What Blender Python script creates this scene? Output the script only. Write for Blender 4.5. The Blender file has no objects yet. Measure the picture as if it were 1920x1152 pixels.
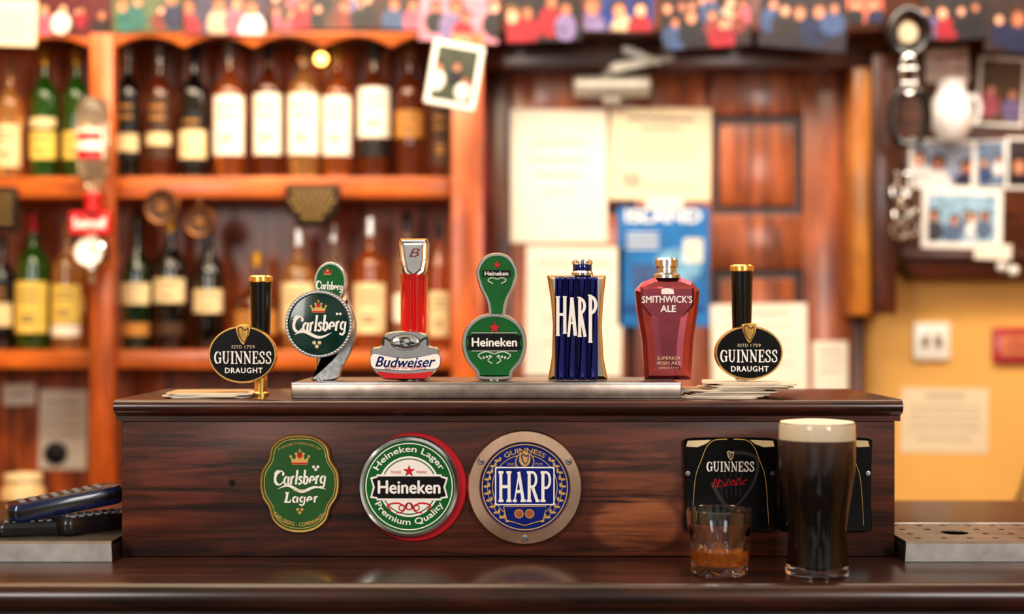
import bpy, bmesh, math, random
from mathutils import Vector, Matrix
random.seed(11)
sin,cos,pi=math.sin,math.cos,math.pi
F=2667.0; D=1.667; CZ=1.35; HZ=600.0
def sc(y): return (y+D)/F
def W(px,py,y):
    s=sc(y); return Vector(((px-960)*s,y,CZ-(py-HZ)*s))
SCN=bpy.context.scene; COL=SCN.collection
# ------------------------------------------------------------------ materials
def lin(c):
    return tuple((v/255/12.92) if v/255<=.04045 else (((v/255)+.055)/1.055)**2.4 for v in c)+(1,)
def M(name,col,rough=.5,metal=0,trans=0,coat=0,var=.12,vs=40,bump=0,ior=1.45,emit=0):
    m=bpy.data.materials.new(name); m.use_nodes=True; nt=m.node_tree; b=nt.nodes['Principled BSDF']
    c=lin(col)
    tc=nt.nodes.new('ShaderNodeTexCoord'); no=nt.nodes.new('ShaderNodeTexNoise'); no.inputs['Scale'].default_value=vs; no.inputs['Detail'].default_value=4
    nt.links.new(tc.outputs['Object'],no.inputs['Vector'])
    r=nt.nodes.new('ShaderNodeValToRGB'); r.color_ramp.elements[0].position=.3; r.color_ramp.elements[1].position=.7
    r.color_ramp.elements[0].color=tuple(v*(1-var) for v in c[:3])+(1,); r.color_ramp.elements[1].color=tuple(min(1,v*(1+var)) for v in c[:3])+(1,)
    nt.links.new(no.outputs['Fac'],r.inputs['Fac']); nt.links.new(r.outputs['Color'],b.inputs['Base Color'])
    b.inputs['Roughness'].default_value=rough; b.inputs['Metallic'].default_value=metal
    b.inputs['Transmission Weight'].default_value=trans; b.inputs['Coat Weight'].default_value=coat; b.inputs['IOR'].default_value=ior
    if bump:
        bn=nt.nodes.new('ShaderNodeBump'); bn.inputs['Strength'].default_value=bump; bn.inputs['Distance'].default_value=.002
        nt.links.new(no.outputs['Fac'],bn.inputs['Height']); nt.links.new(bn.outputs['Normal'],b.inputs['Normal'])
    if emit:
        b.inputs['Emission Color'].default_value=c; b.inputs['Emission Strength'].default_value=emit
    return m
def wood(name,dark,light,grain='X',scale=9,rough=.35,coat=.2,stretch=14,bump=.15,patches=(),planks=None,spec=.5):
    m=bpy.data.materials.new(name); m.use_nodes=True; nt=m.node_tree; N=nt.nodes; L=nt.links; b=N['Principled BSDF']
    tc=N.new('ShaderNodeTexCoord'); mp=N.new('ShaderNodeMapping'); L.new(tc.outputs['Object'],mp.inputs['Vector'])
    s=[stretch]*3; s['XYZ'.index(grain)]=1; mp.inputs['Scale'].default_value=s
    no=N.new('ShaderNodeTexNoise'); no.inputs['Scale'].default_value=scale; no.inputs['Detail'].default_value=9; no.inputs['Roughness'].default_value=.62; no.inputs['Distortion'].default_value=.5
    L.new(mp.outputs[0],no.inputs['Vector'])
    n2=N.new('ShaderNodeTexNoise'); n2.inputs['Scale'].default_value=5; n2.inputs['Detail'].default_value=3; L.new(tc.outputs['Object'],n2.inputs['Vector'])
    r=N.new('ShaderNodeValToRGB'); r.color_ramp.elements[0].position=.34; r.color_ramp.elements[1].position=.66
    r.color_ramp.elements[0].color=lin(dark); r.color_ramp.elements[1].color=lin(light); L.new(no.outputs['Fac'],r.inputs['Fac'])
    mr=N.new('ShaderNodeMapRange'); mr.inputs['From Min'].default_value=.3; mr.inputs['From Max'].default_value=.7; mr.inputs['To Min'].default_value=.65; mr.inputs['To Max'].default_value=1.3
    L.new(n2.outputs['Fac'],mr.inputs['Value'])
    mx=N.new('ShaderNodeVectorMath'); mx.operation='SCALE'; L.new(r.outputs['Color'],mx.inputs[0]); L.new(mr.outputs[0],mx.inputs['Scale'])
    out=mx.outputs[0]
    for (ctr,rad,col,strn) in patches:
        sb=N.new('ShaderNodeVectorMath'); sb.operation='SUBTRACT'; L.new(tc.outputs['Object'],sb.inputs[0]); sb.inputs[1].default_value=ctr
        dv=N.new('ShaderNodeVectorMath'); dv.operation='DIVIDE'; L.new(sb.outputs[0],dv.inputs[0]); dv.inputs[1].default_value=rad
        ln=N.new('ShaderNodeVectorMath'); ln.operation='LENGTH'; L.new(dv.outputs[0],ln.inputs[0])
        m2=N.new('ShaderNodeMapRange'); m2.inputs['From Min'].default_value=.85; m2.inputs['From Max'].default_value=1.03; m2.inputs['To Min'].default_value=strn; m2.inputs['To Max'].default_value=0
        L.new(ln.outputs['Value'],m2.inputs['Value'])
        m5=N.new('ShaderNodeMapRange'); m5.inputs['From Min'].default_value=.38; m5.inputs['From Max'].default_value=.62; L.new(no.outputs['Fac'],m5.inputs['Value'])
        ml=N.new('ShaderNodeMath'); ml.operation='MULTIPLY'; L.new(m2.outputs[0],ml.inputs[0]); L.new(m5.outputs[0],ml.inputs[1])
        mi=N.new('ShaderNodeMix'); mi.data_type='RGBA'; L.new(ml.outputs[0],mi.inputs['Factor']); L.new(out,mi.inputs['A']); mi.inputs['B'].default_value=lin(col)
        out=mi.outputs['Result']
    if planks:
        sx=N.new('ShaderNodeSeparateXYZ'); L.new(tc.outputs['Object'],sx.inputs[0])
        d=N.new('ShaderNodeMath'); d.operation='DIVIDE'; L.new(sx.outputs['X'],d.inputs[0]); d.inputs[1].default_value=planks
        fr=N.new('ShaderNodeMath'); fr.operation='FRACT'; L.new(d.outputs[0],fr.inputs[0])
        pp=N.new('ShaderNodeMath'); pp.operation='GREATER_THAN'; pp.inputs[1].default_value=.09; L.new(fr.outputs[0],pp.inputs[0])
        m3=N.new('ShaderNodeMapRange'); m3.inputs['To Min'].default_value=.2; L.new(pp.outputs[0],m3.inputs['Value'])
        m4=N.new('ShaderNodeVectorMath'); m4.operation='SCALE'; L.new(out,m4.inputs[0]); L.new(m3.outputs[0],m4.inputs['Scale']); out=m4.outputs[0]
    L.new(out,b.inputs['Base Color'])
    b.inputs['Roughness'].default_value=rough; b.inputs['Coat Weight'].default_value=coat; b.inputs['Coat Roughness'].default_value=.15; b.inputs['Specular IOR Level'].default_value=spec
    bn=N.new('ShaderNodeBump'); bn.inputs['Strength'].default_value=bump; bn.inputs['Distance'].default_value=.002
    L.new(no.outputs['Fac'],bn.inputs['Height']); L.new(bn.outputs['Normal'],b.inputs['Normal'])
    return m
# ------------------------------------------------------------------ mesh builder
ORIG={}
def ell(cx,cy,rx,ry=None,n=64):
    ry=rx if ry is None else ry
    return [(cx+rx*sin(2*pi*i/n),cy-ry*cos(2*pi*i/n)) for i in range(n)]
def rrect(cx,cy,w,h,r,n=5):
    o=[]
    for (sx,sy,a0) in ((1,-1,0),(1,1,90),(-1,1,180),(-1,-1,270)):
        for i in range(n+1):
            a=math.radians(a0+90*i/n); o.append((cx+sx*(w/2-r)+r*sin(a),cy+sy*(h/2-r)-r*cos(a)))
    return o
def catm(P,n=8,closed=True):
    o=[];k=len(P)
    for i in range(k if closed else k-1):
        g=lambda j:P[j%k] if closed else P[max(0,min(k-1,j))]
        a,b,c,d=g(i-1),g(i),g(i+1),g(i+2)
        for t in range(n):
            t/=n
            o.append(tuple(.5*(2*b[m]+(c[m]-a[m])*t+(2*a[m]-5*b[m]+4*c[m]-d[m])*t*t+(3*b[m]-a[m]-3*c[m]+d[m])*t**3) for m in (0,1)))
    if not closed:o.append(P[-1])
    return o
def mir(P,cx):
    l=[(2*cx-x,y) for x,y in reversed(P) if abs(x-cx)>.01]
    return P+l
def inset(P,d):
    n=len(P);A=sum(P[i][0]*P[(i+1)%n][1]-P[(i+1)%n][0]*P[i][1] for i in range(n)); s=1 if A>0 else -1
    o=[]
    for i in range(n):
        a,b,c=P[i-1],P[i],P[(i+1)%n]
        def nn(p,q):
            dx,dy=q[0]-p[0],q[1]-p[1];l=math.hypot(dx,dy) or 1;return (-dy/l*s,dx/l*s)
        n1,n2=nn(a,b),nn(b,c); nx,ny=n1[0]+n2[0],n1[1]+n2[1]; l=math.hypot(nx,ny) or 1;nx/=l;ny/=l
        f=max(.6,nx*n1[0]+ny*n1[1]); o.append((b[0]+nx*d/f,b[1]+ny*d/f))
    return o
class MB:
    def __init__(s): s.bm=bmesh.new(); s.mats=[]
    def mi(s,m):
        if m not in s.mats:s.mats.append(m)
        return s.mats.index(m)
    def face(s,vs,m):
        try:
            f=s.bm.faces.new(vs); f.material_index=s.mi(m); return f
        except ValueError: return None
    def box(s,a,b,m,bev=0):
        x0,y0,z0=[min(a[i],b[i]) for i in range(3)];x1,y1,z1=[max(a[i],b[i]) for i in range(3)]
        v=[s.bm.verts.new(p) for p in ((x0,y0,z0),(x1,y0,z0),(x1,y1,z0),(x0,y1,z0),(x0,y0,z1),(x1,y0,z1),(x1,y1,z1),(x0,y1,z1))]
        fs=[s.face([v[i] for i in q],m) for q in ((0,3,2,1),(4,5,6,7),(0,1,5,4),(1,2,6,5),(2,3,7,6),(3,0,4,7))]
        if bev:
            es=set(e for f in fs for e in f.edges)
            r=bmesh.ops.bevel(s.bm,geom=list(es),offset=bev,segments=2,affect='EDGES',profile=.5)
            k=s.mi(m)
            for f in r['faces']: f.material_index=k
    def pbox(s,px0,px1,py0,py1,y0,y1,m,bev=0,yref=None):
        yr=y0 if yref is None else yref
        s.box(tuple(W(px0,py0,yr)[i] if i!=1 else y0 for i in range(3)),tuple(W(px1,py1,yr)[i] if i!=1 else y1 for i in range(3)),m,bev)
    def exx(s,prof,x0,x1,m):
        A=[s.bm.verts.new((x0,y,z)) for y,z in prof];B=[s.bm.verts.new((x1,y,z)) for y,z in prof];n=len(prof)
        for i in range(n): s.face([A[i],A[(i+1)%n],B[(i+1)%n],B[i]],m)
        s.face(A,m);s.face(B[::-1],m)
    def lathe(s,c,prof,m,n=32,axis='Z',rf=None):
        rings=[]
        for p in prof:
            r,h=p[0],p[1]
            if r<1e-7: rings.append([s.bm.verts.new((c[0],c[1],c[2]+h) if axis=='Z' else (c[0],c[1]-h,c[2]))]); continue
            R=[]
            for i in range(n):
                a=2*pi*i/n; rr=r*(rf(a,h) if rf else 1)
                R.append(s.bm.verts.new((c[0]+rr*cos(a),c[1]+rr*sin(a),c[2]+h) if axis=='Z' else (c[0]+rr*cos(a),c[1]-h,c[2]+rr*sin(a))))
            rings.append(R)
        for k in range(len(rings)-1):
            A,B=rings[k],rings[k+1]; mm=prof[k+1][2] if len(prof[k+1])>2 else m
            for i in range(n):
                j=(i+1)%n
                if len(A)==1 and len(B)==1: continue
                if len(A)==1: s.face([A[0],B[j],B[i]],mm)
                elif len(B)==1: s.face([A[i],A[j],B[0]],mm)
                else: s.face([A[i],A[j],B[j],B[i]],mm)
    def plathe(s,cx,y,prof,m,n=32):
        k=sc(y); c=W(cx,HZ,y)
        s.lathe(c,[(p[0]*k,-(p[1]-HZ)*k)+tuple(p[2:]) for p in prof],m,n)
    def strip(s,c,r,z0,z1,a0,a1,m,n=16):
        V=[]
        for i in range(n+1):
            a=math.radians(a0+(a1-a0)*i/n); V.append([s.bm.verts.new((c[0]+r*sin(a),c[1]-r*cos(a),c[2]+z)) for z in (z0,z1)])
        for i in range(n): s.face([V[i][0],V[i+1][0],V[i+1][1],V[i][1]],m)
    def loft(s,P,rings,mats,Y,back=True):
        n=len(P);R=[]
        for ins,dy in rings:
            Q=inset(P,ins) if ins else P
            R.append([s.bm.verts.new(W(x,yy,Y)+Vector((0,dy,0))) for x,yy in Q])
        for k in range(len(R)-1):
            for i in range(n): s.face([R[k][i],R[k][(i+1)%n],R[k+1][(i+1)%n],R[k+1][i]],mats[min(k,len(mats)-1)])
        s.face(R[-1],mats[-1])
        if back: s.face(R[0][::-1],mats[0])
    def poly(s,P,Y,m):
        return s.face([s.bm.verts.new(W(x,y,Y)) for x,y in P],m)
    def ring(s,cx,cy,r0,r1,Y,m,n=64,ry=1,a0=0,a1=360):
        V=[]
        for i in range(n+1):
            a=math.radians(a0+(a1-a0)*i/n)
            V.append([s.bm.verts.new(W(cx+r*sin(a),cy-r*ry*cos(a),Y)) for r in (r0,r1)])
        for i in range(n): s.face([V[i][0],V[i+1][0],V[i+1][1],V[i][1]],m)
    def stroke(s,P,w,Y,m,w1=None,taper=False):
        n=len(P);A=[]
        for i in range(n):
            a=P[max(0,i-1)];b=P[min(n-1,i+1)];dx,dy=b[0]-a[0],b[1]-a[1];l=math.hypot(dx,dy) or 1
            t=i/(n-1); ww=w+((w1-w)*t if w1 is not None else 0)
            if taper: ww=w*max(.08,sin(pi*t))
            nx,ny=-dy/l*ww/2,dx/l*ww/2
            A.append((s.bm.verts.new(W(P[i][0]+nx,P[i][1]+ny,Y)),s.bm.verts.new(W(P[i][0]-nx,P[i][1]-ny,Y))))
        for i in range(n-1): s.face([A[i][0],A[i+1][0],A[i+1][1],A[i][1]],m)
    def star(s,cx,cy,r,Y,m):
        s.poly([(cx+(r if i%2==0 else r*.4)*sin(pi*i/5),cy-(r if i%2==0 else r*.4)*cos(pi*i/5)) for i in range(10)],Y,m)
    def text(s,t,cx,cy,w,h,Y,m,bold=.0,shear=0,rot=0,arc=None,sp=1,bend=0):
        cu=bpy.data.curves.new('t','FONT'); cu.body=t; cu.shear=shear; cu.space_character=sp; cu.resolution_u=3
        o=bpy.data.objects.new('t',cu); me=bpy.data.meshes.new_from_object(o)
        if not me.vertices: return
        X=[v.co.x for v in me.vertices];Z=[v.co.y for v in me.vertices];x0,x1,z0,z1=min(X),max(X),min(Z),max(Z)
        pxb=bold*h*1.3
        offs=[(0,0)] if pxb<.12 else [(-pxb,0),(pxb,0),(0,pxb*.7),(0,-pxb*.7)]
        for oi,(ox,oy) in enumerate(offs):
            vs=[]
            for v in me.vertices:
                u=((v.co.x-x0)/(x1-x0)-.5)*w+ox; q=((v.co.y-z0)/(z1-z0)-.5)*h+oy
                if arc:
                    ax,ay,r,top=arc
                    th=u/r
                    if top: p=(ax+(r+q)*sin(th),ay-(r+q)*cos(th))
                    else: p=(ax+(r-q)*sin(th),ay+(r-q)*cos(th))
                else:
                    q+=bend*(1-(2*u/w)**2)
                    a=math.radians(rot); p=(cx+u*cos(a)+q*sin(a),cy+u*sin(a)-q*cos(a)) if rot else (cx+u,cy-q)
                vs.append(s.bm.verts.new(W(p[0],p[1],Y-oi*.00003)))
            for f in me.polygons: s.face([vs[i] for i in f.vertices],m)
        bpy.data.objects.remove(o); bpy.data.curves.remove(cu); bpy.data.meshes.remove(me)
    def end(s,name,parent=None,label=None,cat=None,group=None,org=None,smooth=35,kind=None,recalc=True):
        if recalc: bmesh.ops.recalc_face_normals(s.bm,faces=s.bm.faces)
        me=bpy.data.meshes.new(name); s.bm.to_mesh(me); s.bm.free()
        for m in s.mats: me.materials.append(m)
        if smooth:
            me.polygons.foreach_set('use_smooth',[True]*len(me.polygons)); me.set_sharp_from_angle(angle=math.radians(smooth))
        o=bpy.data.objects.new(name,me); COL.objects.link(o)
        if parent is not None:
            ov=ORIG.get(parent.as_pointer(),Vector((0,0,0))); me.transform(Matrix.Translation(-ov)); o.parent=parent; ORIG[o.as_pointer()]=ov
        else:
            if org is None:
                b=[v.co for v in me.vertices]; org=Vector(((min(v.x for v in b)+max(v.x for v in b))/2,(min(v.y for v in b)+max(v.y for v in b))/2,min(v.z for v in b)))
            org=Vector(org); me.transform(Matrix.Translation(-org)); o.location=org; ORIG[o.as_pointer()]=org
        if label:o['label']=label
        if cat:o['category']=cat
        if group:o['group']=group
        if kind:o['kind']=kind
        return o
def thing(name,label,cat,loc,group=None):
    e=bpy.data.objects.new(name,None); COL.objects.link(e); e.location=loc; e.empty_display_size=.02
    e['label']=label;e['category']=cat
    if group:e['group']=group
    ORIG[e.as_pointer()]=Vector(loc); return e
# ------------------------------------------------------------------ palette
BLACK=M('black_enamel',(9,9,11),.22,coat=.15); MATTEBLK=M('matt_black',(20,20,22),.5)
CHROME=M('polished_chrome',(222,222,222),.1,1,var=.05); STEEL=M('brushed_steel',(164,150,140),.36,1,var=.2,vs=60)
SILVER=M('satin_silver',(212,212,210),.24,1,var=.08); GOLD=M('gold_trim',(232,190,110),.26,.9); GOLDP=M('gold_print',(216,178,100),.4,.2)
COPPER=M('worn_copper_steel',(232,198,170),.28,1,var=.22,vs=25); WHITE=M('white_print',(250,248,244),.45,var=.03); MEDC=M('bronze_print',(190,110,66),.4,.4)
GREEN=M('green_enamel',(8,104,42),.25,coat=.25); GREENP=M('green_plaque',(36,94,36),.35,coat=.2); DGREEN=M('dark_green_enamel',(4,54,44),.2,coat=.3)
RED=M('red_print',(206,24,32),.35,coat=.3); REDP=M('red_plastic_disc',(184,14,32),.35,coat=.3)
BLUE=M('blue_enamel',(14,36,126),.22,coat=.3,var=.25,vs=60); NAVY=M('navy_enamel',(10,24,110),.16,.4,coat=.5)
ROSE=M('rose_metallic',(200,104,118),.2,.9,coat=.4,var=.12,vs=30); ROSED=M('deep_rose_metallic',(164,76,90),.24,.9,var=.12)
RUBY=M('ruby_plastic',(230,10,18),.06,coat=1,trans=.5,var=.02); CREAM=M('cream_print',(226,208,168),.5); GREYP=M('grey_print',(50,50,54),.45)
TEALW=M('pale_green_print',(205,225,205),.45); BRK=M('textured_silver',(196,198,202),.3,1,var=.35,vs=160)
GLASS=M('clear_glass',(255,255,255),0,trans=1,var=0,ior=1.47)
# ------------------------------------------------------------------ camera
cd=bpy.data.cameras.new('camera'); cam=bpy.data.objects.new('camera',cd); COL.objects.link(cam)
cam.location=(0,-D,CZ); cam.rotation_euler=(pi/2,0,0); cd.lens=50; cd.sensor_width=36; cd.shift_y=(HZ-576)/1920; cd.clip_start=.05
cd.dof.use_dof=True; cd.dof.focus_distance=D+.015; cd.dof.aperture_fstop=2.0
SCN.camera=cam
SCN.view_settings.view_transform='Standard'; SCN.view_settings.look='None'; SCN.view_settings.exposure=.12; SCN.view_settings.gamma=.88
# ------------------------------------------------------------------ room
YB=1.72; XL,XR=-2.3,2.3; YF=-2.6; HC=2.75
PLASTER=M('ochre_plaster',(234,184,106),.7,var=.1,vs=4,bump=.1); CEILM=M('cream_ceiling_paint',(235,225,205),.8)
FLOORM=wood('worn_floor_boards',(60,38,25),(110,72,45),'Y',6,.5,.1,10,planks=.14)
def struct(name,a,b,m,bev=0):
    q=MB(); q.box(a,b,m,bev); return q.end(name,kind='structure')
struct('wall_back',(XL,YB,0),(XR,YB+.12,HC),PLASTER)
struct('wall_left',(XL-.12,YF,0),(XL,YB+.12,HC),PLASTER)
struct('wall_right',(XR,YF,0),(XR+.12,YB+.12,HC),PLASTER)
struct('floor',(XL-.12,YF,-.1),(XR+.12,YB+.12,0),FLOORM)
struct('ceiling',(XL-.12,YF,HC),(XR+.12,YB+.12,HC+.1),CEILM)
CRIM=M('crimson_paint',(165,20,42),.4,coat=.2); DOORW=wood('door_wood',(92,40,18),(178,98,54),'Z',4,.32,.3,8); DOORG=wood('door_groove_shade',(40,16,8),(80,36,18),'Z',4,.4,.1,8)  # groove tone: shade of the door recesses put into the wood colour
DARKW=wood('dark_frame_wood',(40,16,8),(98,46,22),'Z',6,.35,.3,8); DARKX=wood('dark_beam_wood',(48,19,9),(112,54,26),'X',6,.35,.3,8)
YELW=wood('golden_post_wood',(146,80,18),(220,150,60),'Z',5,.35,.3,8)
def pstruct(name,px0,px1,py0,py1,y0,y1,m,bev=.002):
    q=MB(); q.pbox(px0,px1,py0,py1,y0,y1,m,bev); return q.end(name,kind='structure')
pstruct('trim_1',884,919,128,1400,1.69,YB,CRIM)
pstruct('trim_2',919,955,128,1700,1.66,YB,DARKW)
pstruct('trim_3',905,1662,72,128,1.60,YB,DARKX,.004)
pstruct('trim_4',1600,1636,126,592,1.58,YB,YELW,.003)
pstruct('trim_5',1637,1682,100,590,1.55,YB,DARKW,.004)
pstruct('trim_6',1600,1622,592,1700,1.66,YB,DARKW)
pstruct('trim_7',-700,2700,-190,58,1.481,YB,DARKX,.004)
# door
q=MB()
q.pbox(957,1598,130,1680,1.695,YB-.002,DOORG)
def slabrect(a,b,c,d,y0,y1,bv=.004): q.pbox(a,b,c,d,y0,y1,DOORW,bv)
for a,b in ((957,1002),(1192,1336),(1506,1598)): slabrect(a,b,130,1670,1.672,1.696)
for c,d in ((130,216),(402,506),(880,980),(1560,1670)):
    for a,b in ((1000,1194),(1334,1508)): slabrect(a,b,c,d,1.6725,1.696)
for c,d in ((232,388),(522,864),(996,1544)):
    for a,b in ((1018,1176),(1350,1492)): slabrect(a,b,c,d,1.680,1.696,.007)
q.end('door_1',kind='structure')
# ------------------------------------------------------------------ shelving
SH=wood('orange_shelf_wood',(144,64,16),(214,118,42),'X',5,.35,.3,10); SHV=wood('orange_post_wood',(144,60,14),(212,112,42),'Z',5,.35,.3,10)
PANEL=wood('tongue_groove_panel',(110,44,11),(196,98,32),'Z',5,.4,.2,10,planks=.075)
YS=1.50
sh=thing('bar_shelving','orange-brown pine back-bar shelving with two shelves and scalloped valance','shelf',W(420,700,1.6))
q=MB(); q.pbox(-300,880,60,1130,1.70,YB-.001,PANEL); q.end('back_panel',sh)
for a,b in ((168,212),(846,906)):
    q=MB(); q.pbox(a,b,62,1125,1.46,1.499,SHV,.003); q.end('post',sh)
for (c,d) in ((331,371),(657,692)):
    q=MB(); q.pbox(-300,882,c,d,YS,1.699,SH,.003); q.end('shelf_board',sh)
q=MB()
x0s=[213,345,475,605,735,845]
pts=[(213,59.5)]
for i in range(5):
    a,b=x0s[i],x0s[i+1]
    for k in range(11):
        t=k/10; pts.append((a+(b-a)*t,88-20*sin(pi*t)))
pts+= [(845,59.5)]
q.loft(pts[::-1],[(0,.018),(0,.001),(1.5,0)],[SH],1.482); q.end('valance',sh)
q=MB(); pts=[(-100,59.5)]+[(-100+267*k/20,88-18*abs(sin(pi*k/10))) for k in range(21)]+[(167,59.5)]
q.loft(pts[::-1],[(0,.018),(0,.001),(1.5,0)],[SH],1.482); q.end('valance',sh)
ZS1=W(0,331,YS).z; ZS2=W(0,657,YS).z
bc=thing('back_bar_cabinet','dark brown wooden back-bar cabinet below the shelves','cabinet',(-1.0,1.5,0))
q=MB(); q.box((-1.9,1.28,0),(-.09,1.455,.86),DARKW,.003); q.end('body',bc)
q=MB(); q.box((-1.92,1.25,.86),(-.07,1.457,.89),DARKX,.004); q.end('worktop',bc)
# ------------------------------------------------------------------ bottles
AMBER=M('amber_spirit_glass',(228,136,64),.03,trans=.85,var=.0,ior=1.45,coat=.6); PALE=M('pale_gold_spirit_glass',(246,196,120),.03,trans=.85,var=.0,ior=1.45,coat=.6); DAMB=M('dark_amber_glass',(110,46,16),.05,trans=.5,var=0,ior=1.45,coat=.8)
GRNG=M('green_bottle_glass',(44,104,20),.05,trans=.6,var=0,ior=1.45,coat=.8); BLKG=M('black_bottle_glass',(15,10,10),.06,coat=1); DGRN=M('dark_green_bottle_glass',(10,42,20),.06,trans=.3,coat=1)
CLR=M('pale_clear_spirit_glass',(248,236,215),.02,trans=.92,var=0,ior=1.45)
LW=M('white_paper_label',(248,242,228),.6,var=.04); LC=M('cream_paper_label',(230,210,166),.6); LY=M('yellow_paper_label',(230,202,104),.6); LB=M('black_paper_label',(22,19,19),.5); LG=M('golden_label',(184,130,62),.5); LBR=M('brown_label',(74,48,32),.5)
INK=M('brown_ink',(120,100,80),.6); CAPK=M('black_cap',(20,18,18),.3,coat=.4); CAPS=M('silver_cap',(220,220,220),.2,.9); CAPG=M('gold_foil_cap',(210,160,66),.28,.8); CAPR=M('red_foil_cap',(150,26,26),.3,.5); CAPN=M('cork_brown_cap',(140,92,52),.5)
def bottle(cx,w,top,shelf,glass,cap,lab,label,body=.62,neck=.8,nr=.26,lz=(.17,.6),group=None,y=1.59,extra=None):
    k=sc(y); zb=ZS1 if shelf==1 else ZS2; c=Vector(((cx-960)*k,y,zb+.0005)); R=w*k/2; zt_=CZ-(top-HZ)*k; h=zt_-c.z
    t=thing('spirit_bottle',label,'bottle',c,group)
    q=MB(); b=body*h;n=neck*h; rn=R*nr*1.15
    prof=[(0,.004),(R*.6,.002),(R*.93,0),(R,.006),(R,b)]
    for i in range(1,7):
        a=i/6; e=(1-cos(pi*a))/2; prof.append((R+(rn-R)*e,b+(n-b)*a))
    prof+=[(rn*.95,.95*h),(rn*1.1,.955*h),(rn*1.1,.97*h),(0,.97*h)]
    q.lathe(c,prof,glass,28); q.end('bottle_body',t)
    q=MB(); q.lathe(c,[(rn*1.0,.86*h),(rn*1.22,.862*h),(rn*1.25,.995*h),(rn*1.15,h),(0,h)],cap,20); q.end('cap',t)
    q=MB(); z0,z1=lz[0]*h,lz[1]*h; q.strip(c,R+.0006,z0,z1,-70,70,lab)
    ink=INK if lab not in (LB,LBR) else LG
    for f in (.78,.62,.3,.2):
        q.strip(c,R+.001,z0+(z1-z0)*f,z0+(z1-z0)*(f+.05),-34 if f>.5 else -22,34 if f>.5 else 22,ink,8)
    q.end('paper_label',t)
    if extra:
        q=MB(); q.strip(c,R+.0012,extra[0]*h,extra[1]*h,-66,66,extra[2]); q.end('label_band',t)
G1='spirit bottles on the upper shelf';G2='spirit bottles on the lower shelf'
T=[(18,50,112,1,PALE,CAPN,LC,'clear bottle of amber whiskey with cream label',dict(lz=(.1,.45))),
(84,52,90,1,GRNG,CAPG,LY,'green glass whiskey bottle with yellow label and gold foil neck',dict(lz=(.15,.36),extra=(.39,.46,LC))),
(144,50,90,1,GRNG,CAPG,LY,'green glass whiskey bottle with yellow label and gold foil neck',dict(lz=(.15,.36))),
(240,46,82,1,BLKG,CAPS,LB,'dark bottle with silver cap and black label',dict(lz=(.15,.62),extra=(.2,.33,LC))),
(300,50,85,1,DAMB,CAPS,LBR,'dark amber bottle with silver cap and brown label',dict(lz=(.15,.62),extra=(.25,.34,LC))),
(364,54,84,1,BLKG,CAPK,LB,'black bottle with cream band label',dict(lz=(.1,.5),extra=(.15,.36,LC))),
(431,60,78,1,AMBER,CAPS,LW,'amber whiskey bottle with tall white label',dict()),
(503,54,72,1,DAMB,CAPK,LW,'dark amber whiskey bottle with tall white label',dict()),
(570,60,72,1,PALE,CAPN,LW,'pale gold whiskey bottle with tall white label',dict()),
(633,56,80,1,AMBER,CAPG,LW,'amber whiskey bottle with tall white label',dict()),
(702,62,80,1,DAMB,CAPK,LW,'amber whiskey bottle with white label above black band',dict(lz=(.3,.66),extra=(.16,.28,LB))),
(768,56,82,1,DAMB,CAPN,LG,'dark whiskey bottle with golden label',dict(lz=(.3,.5))),
(826,42,90,1,DAMB,CAPK,LBR,'dark brown bottle with brown label',dict(lz=(.1,.55))),
(4,46,440,2,BLKG,CAPK,LB,'black wine bottle with dark label',dict(extra=(.2,.4,LC))),
(62,64,402,2,GRNG,CAPR,LY,'green bottle with large pale yellow label and red neck',dict(lz=(.12,.5))),
(127,58,415,2,PALE,CAPN,LY,'whiskey bottle with pale yellow label',dict(lz=(.2,.5),extra=(.1,.19,LW))),
(257,56,408,2,DGRN,CAPK,LC,'dark green bottle with cream label',dict(lz=(.34,.5),extra=(.1,.2,LG),body=.58)),
(320,62,400,2,BLKG,CAPG,LC,'black bottle with cream label and gold collar',dict(lz=(.34,.52),extra=(.1,.2,LBR),body=.58)),
(392,58,412,2,BLKG,CAPK,LC,'dark squat-shouldered bottle with pale label',dict(lz=(.28,.46),body=.56)),
(482,84,474,2,DAMB,CAPG,LG,'round amber bottle with gold stopper',dict(body=.45,neck=.72,nr=.2,lz=(.15,.4))),
(560,64,430,2,PALE,CAPS,LC,'whiskey bottle with pale cream label',dict(lz=(.15,.55))),
(625,50,420,2,CLR,CAPS,LW,'clear spirit bottle with white label',dict(lz=(.2,.45))),
(694,62,408,2,AMBER,CAPS,LC,'whiskey bottle with pale cream label',dict(lz=(.12,.5))),
(762,50,398,2,CLR,CAPK,LW,'clear spirit bottle with black cap',dict(lz=(.2,.4))),
(823,40,415,2,AMBER,CAPK,LC,'slim amber bottle with cream label',dict(lz=(.1,.45)))]
for (cx,w,top,s,g,cp,lb,lab,kw) in T: bottle(cx,w,top,s,g,cp,lb,lab,group=G1 if s==1 else G2,**kw)
lp=thing('glare_bulb','small added warm bulb in a brass fitting, standing in for a reflected glare','glare_stand_in',W(603,112,1.69))  # added glow in place of a warm reflected glare
q=MB(); q.lathe(W(603,112,1.655),[(0,-.006),(.008,-.004),(.014,.010),(.012,.020),(0,.026)],M('glare_bulb_glow',(255,190,95),.4,emit=9),20,'Y')
q.end('bulb',lp)
q=MB(); q.lathe(W(603,112,1.699),[(.0,0),(.02,0),(.02,.012),(.012,.03),(.010,.05),(0,.05)],GOLD,20,'Y'); q.end('fitting',lp)
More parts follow.
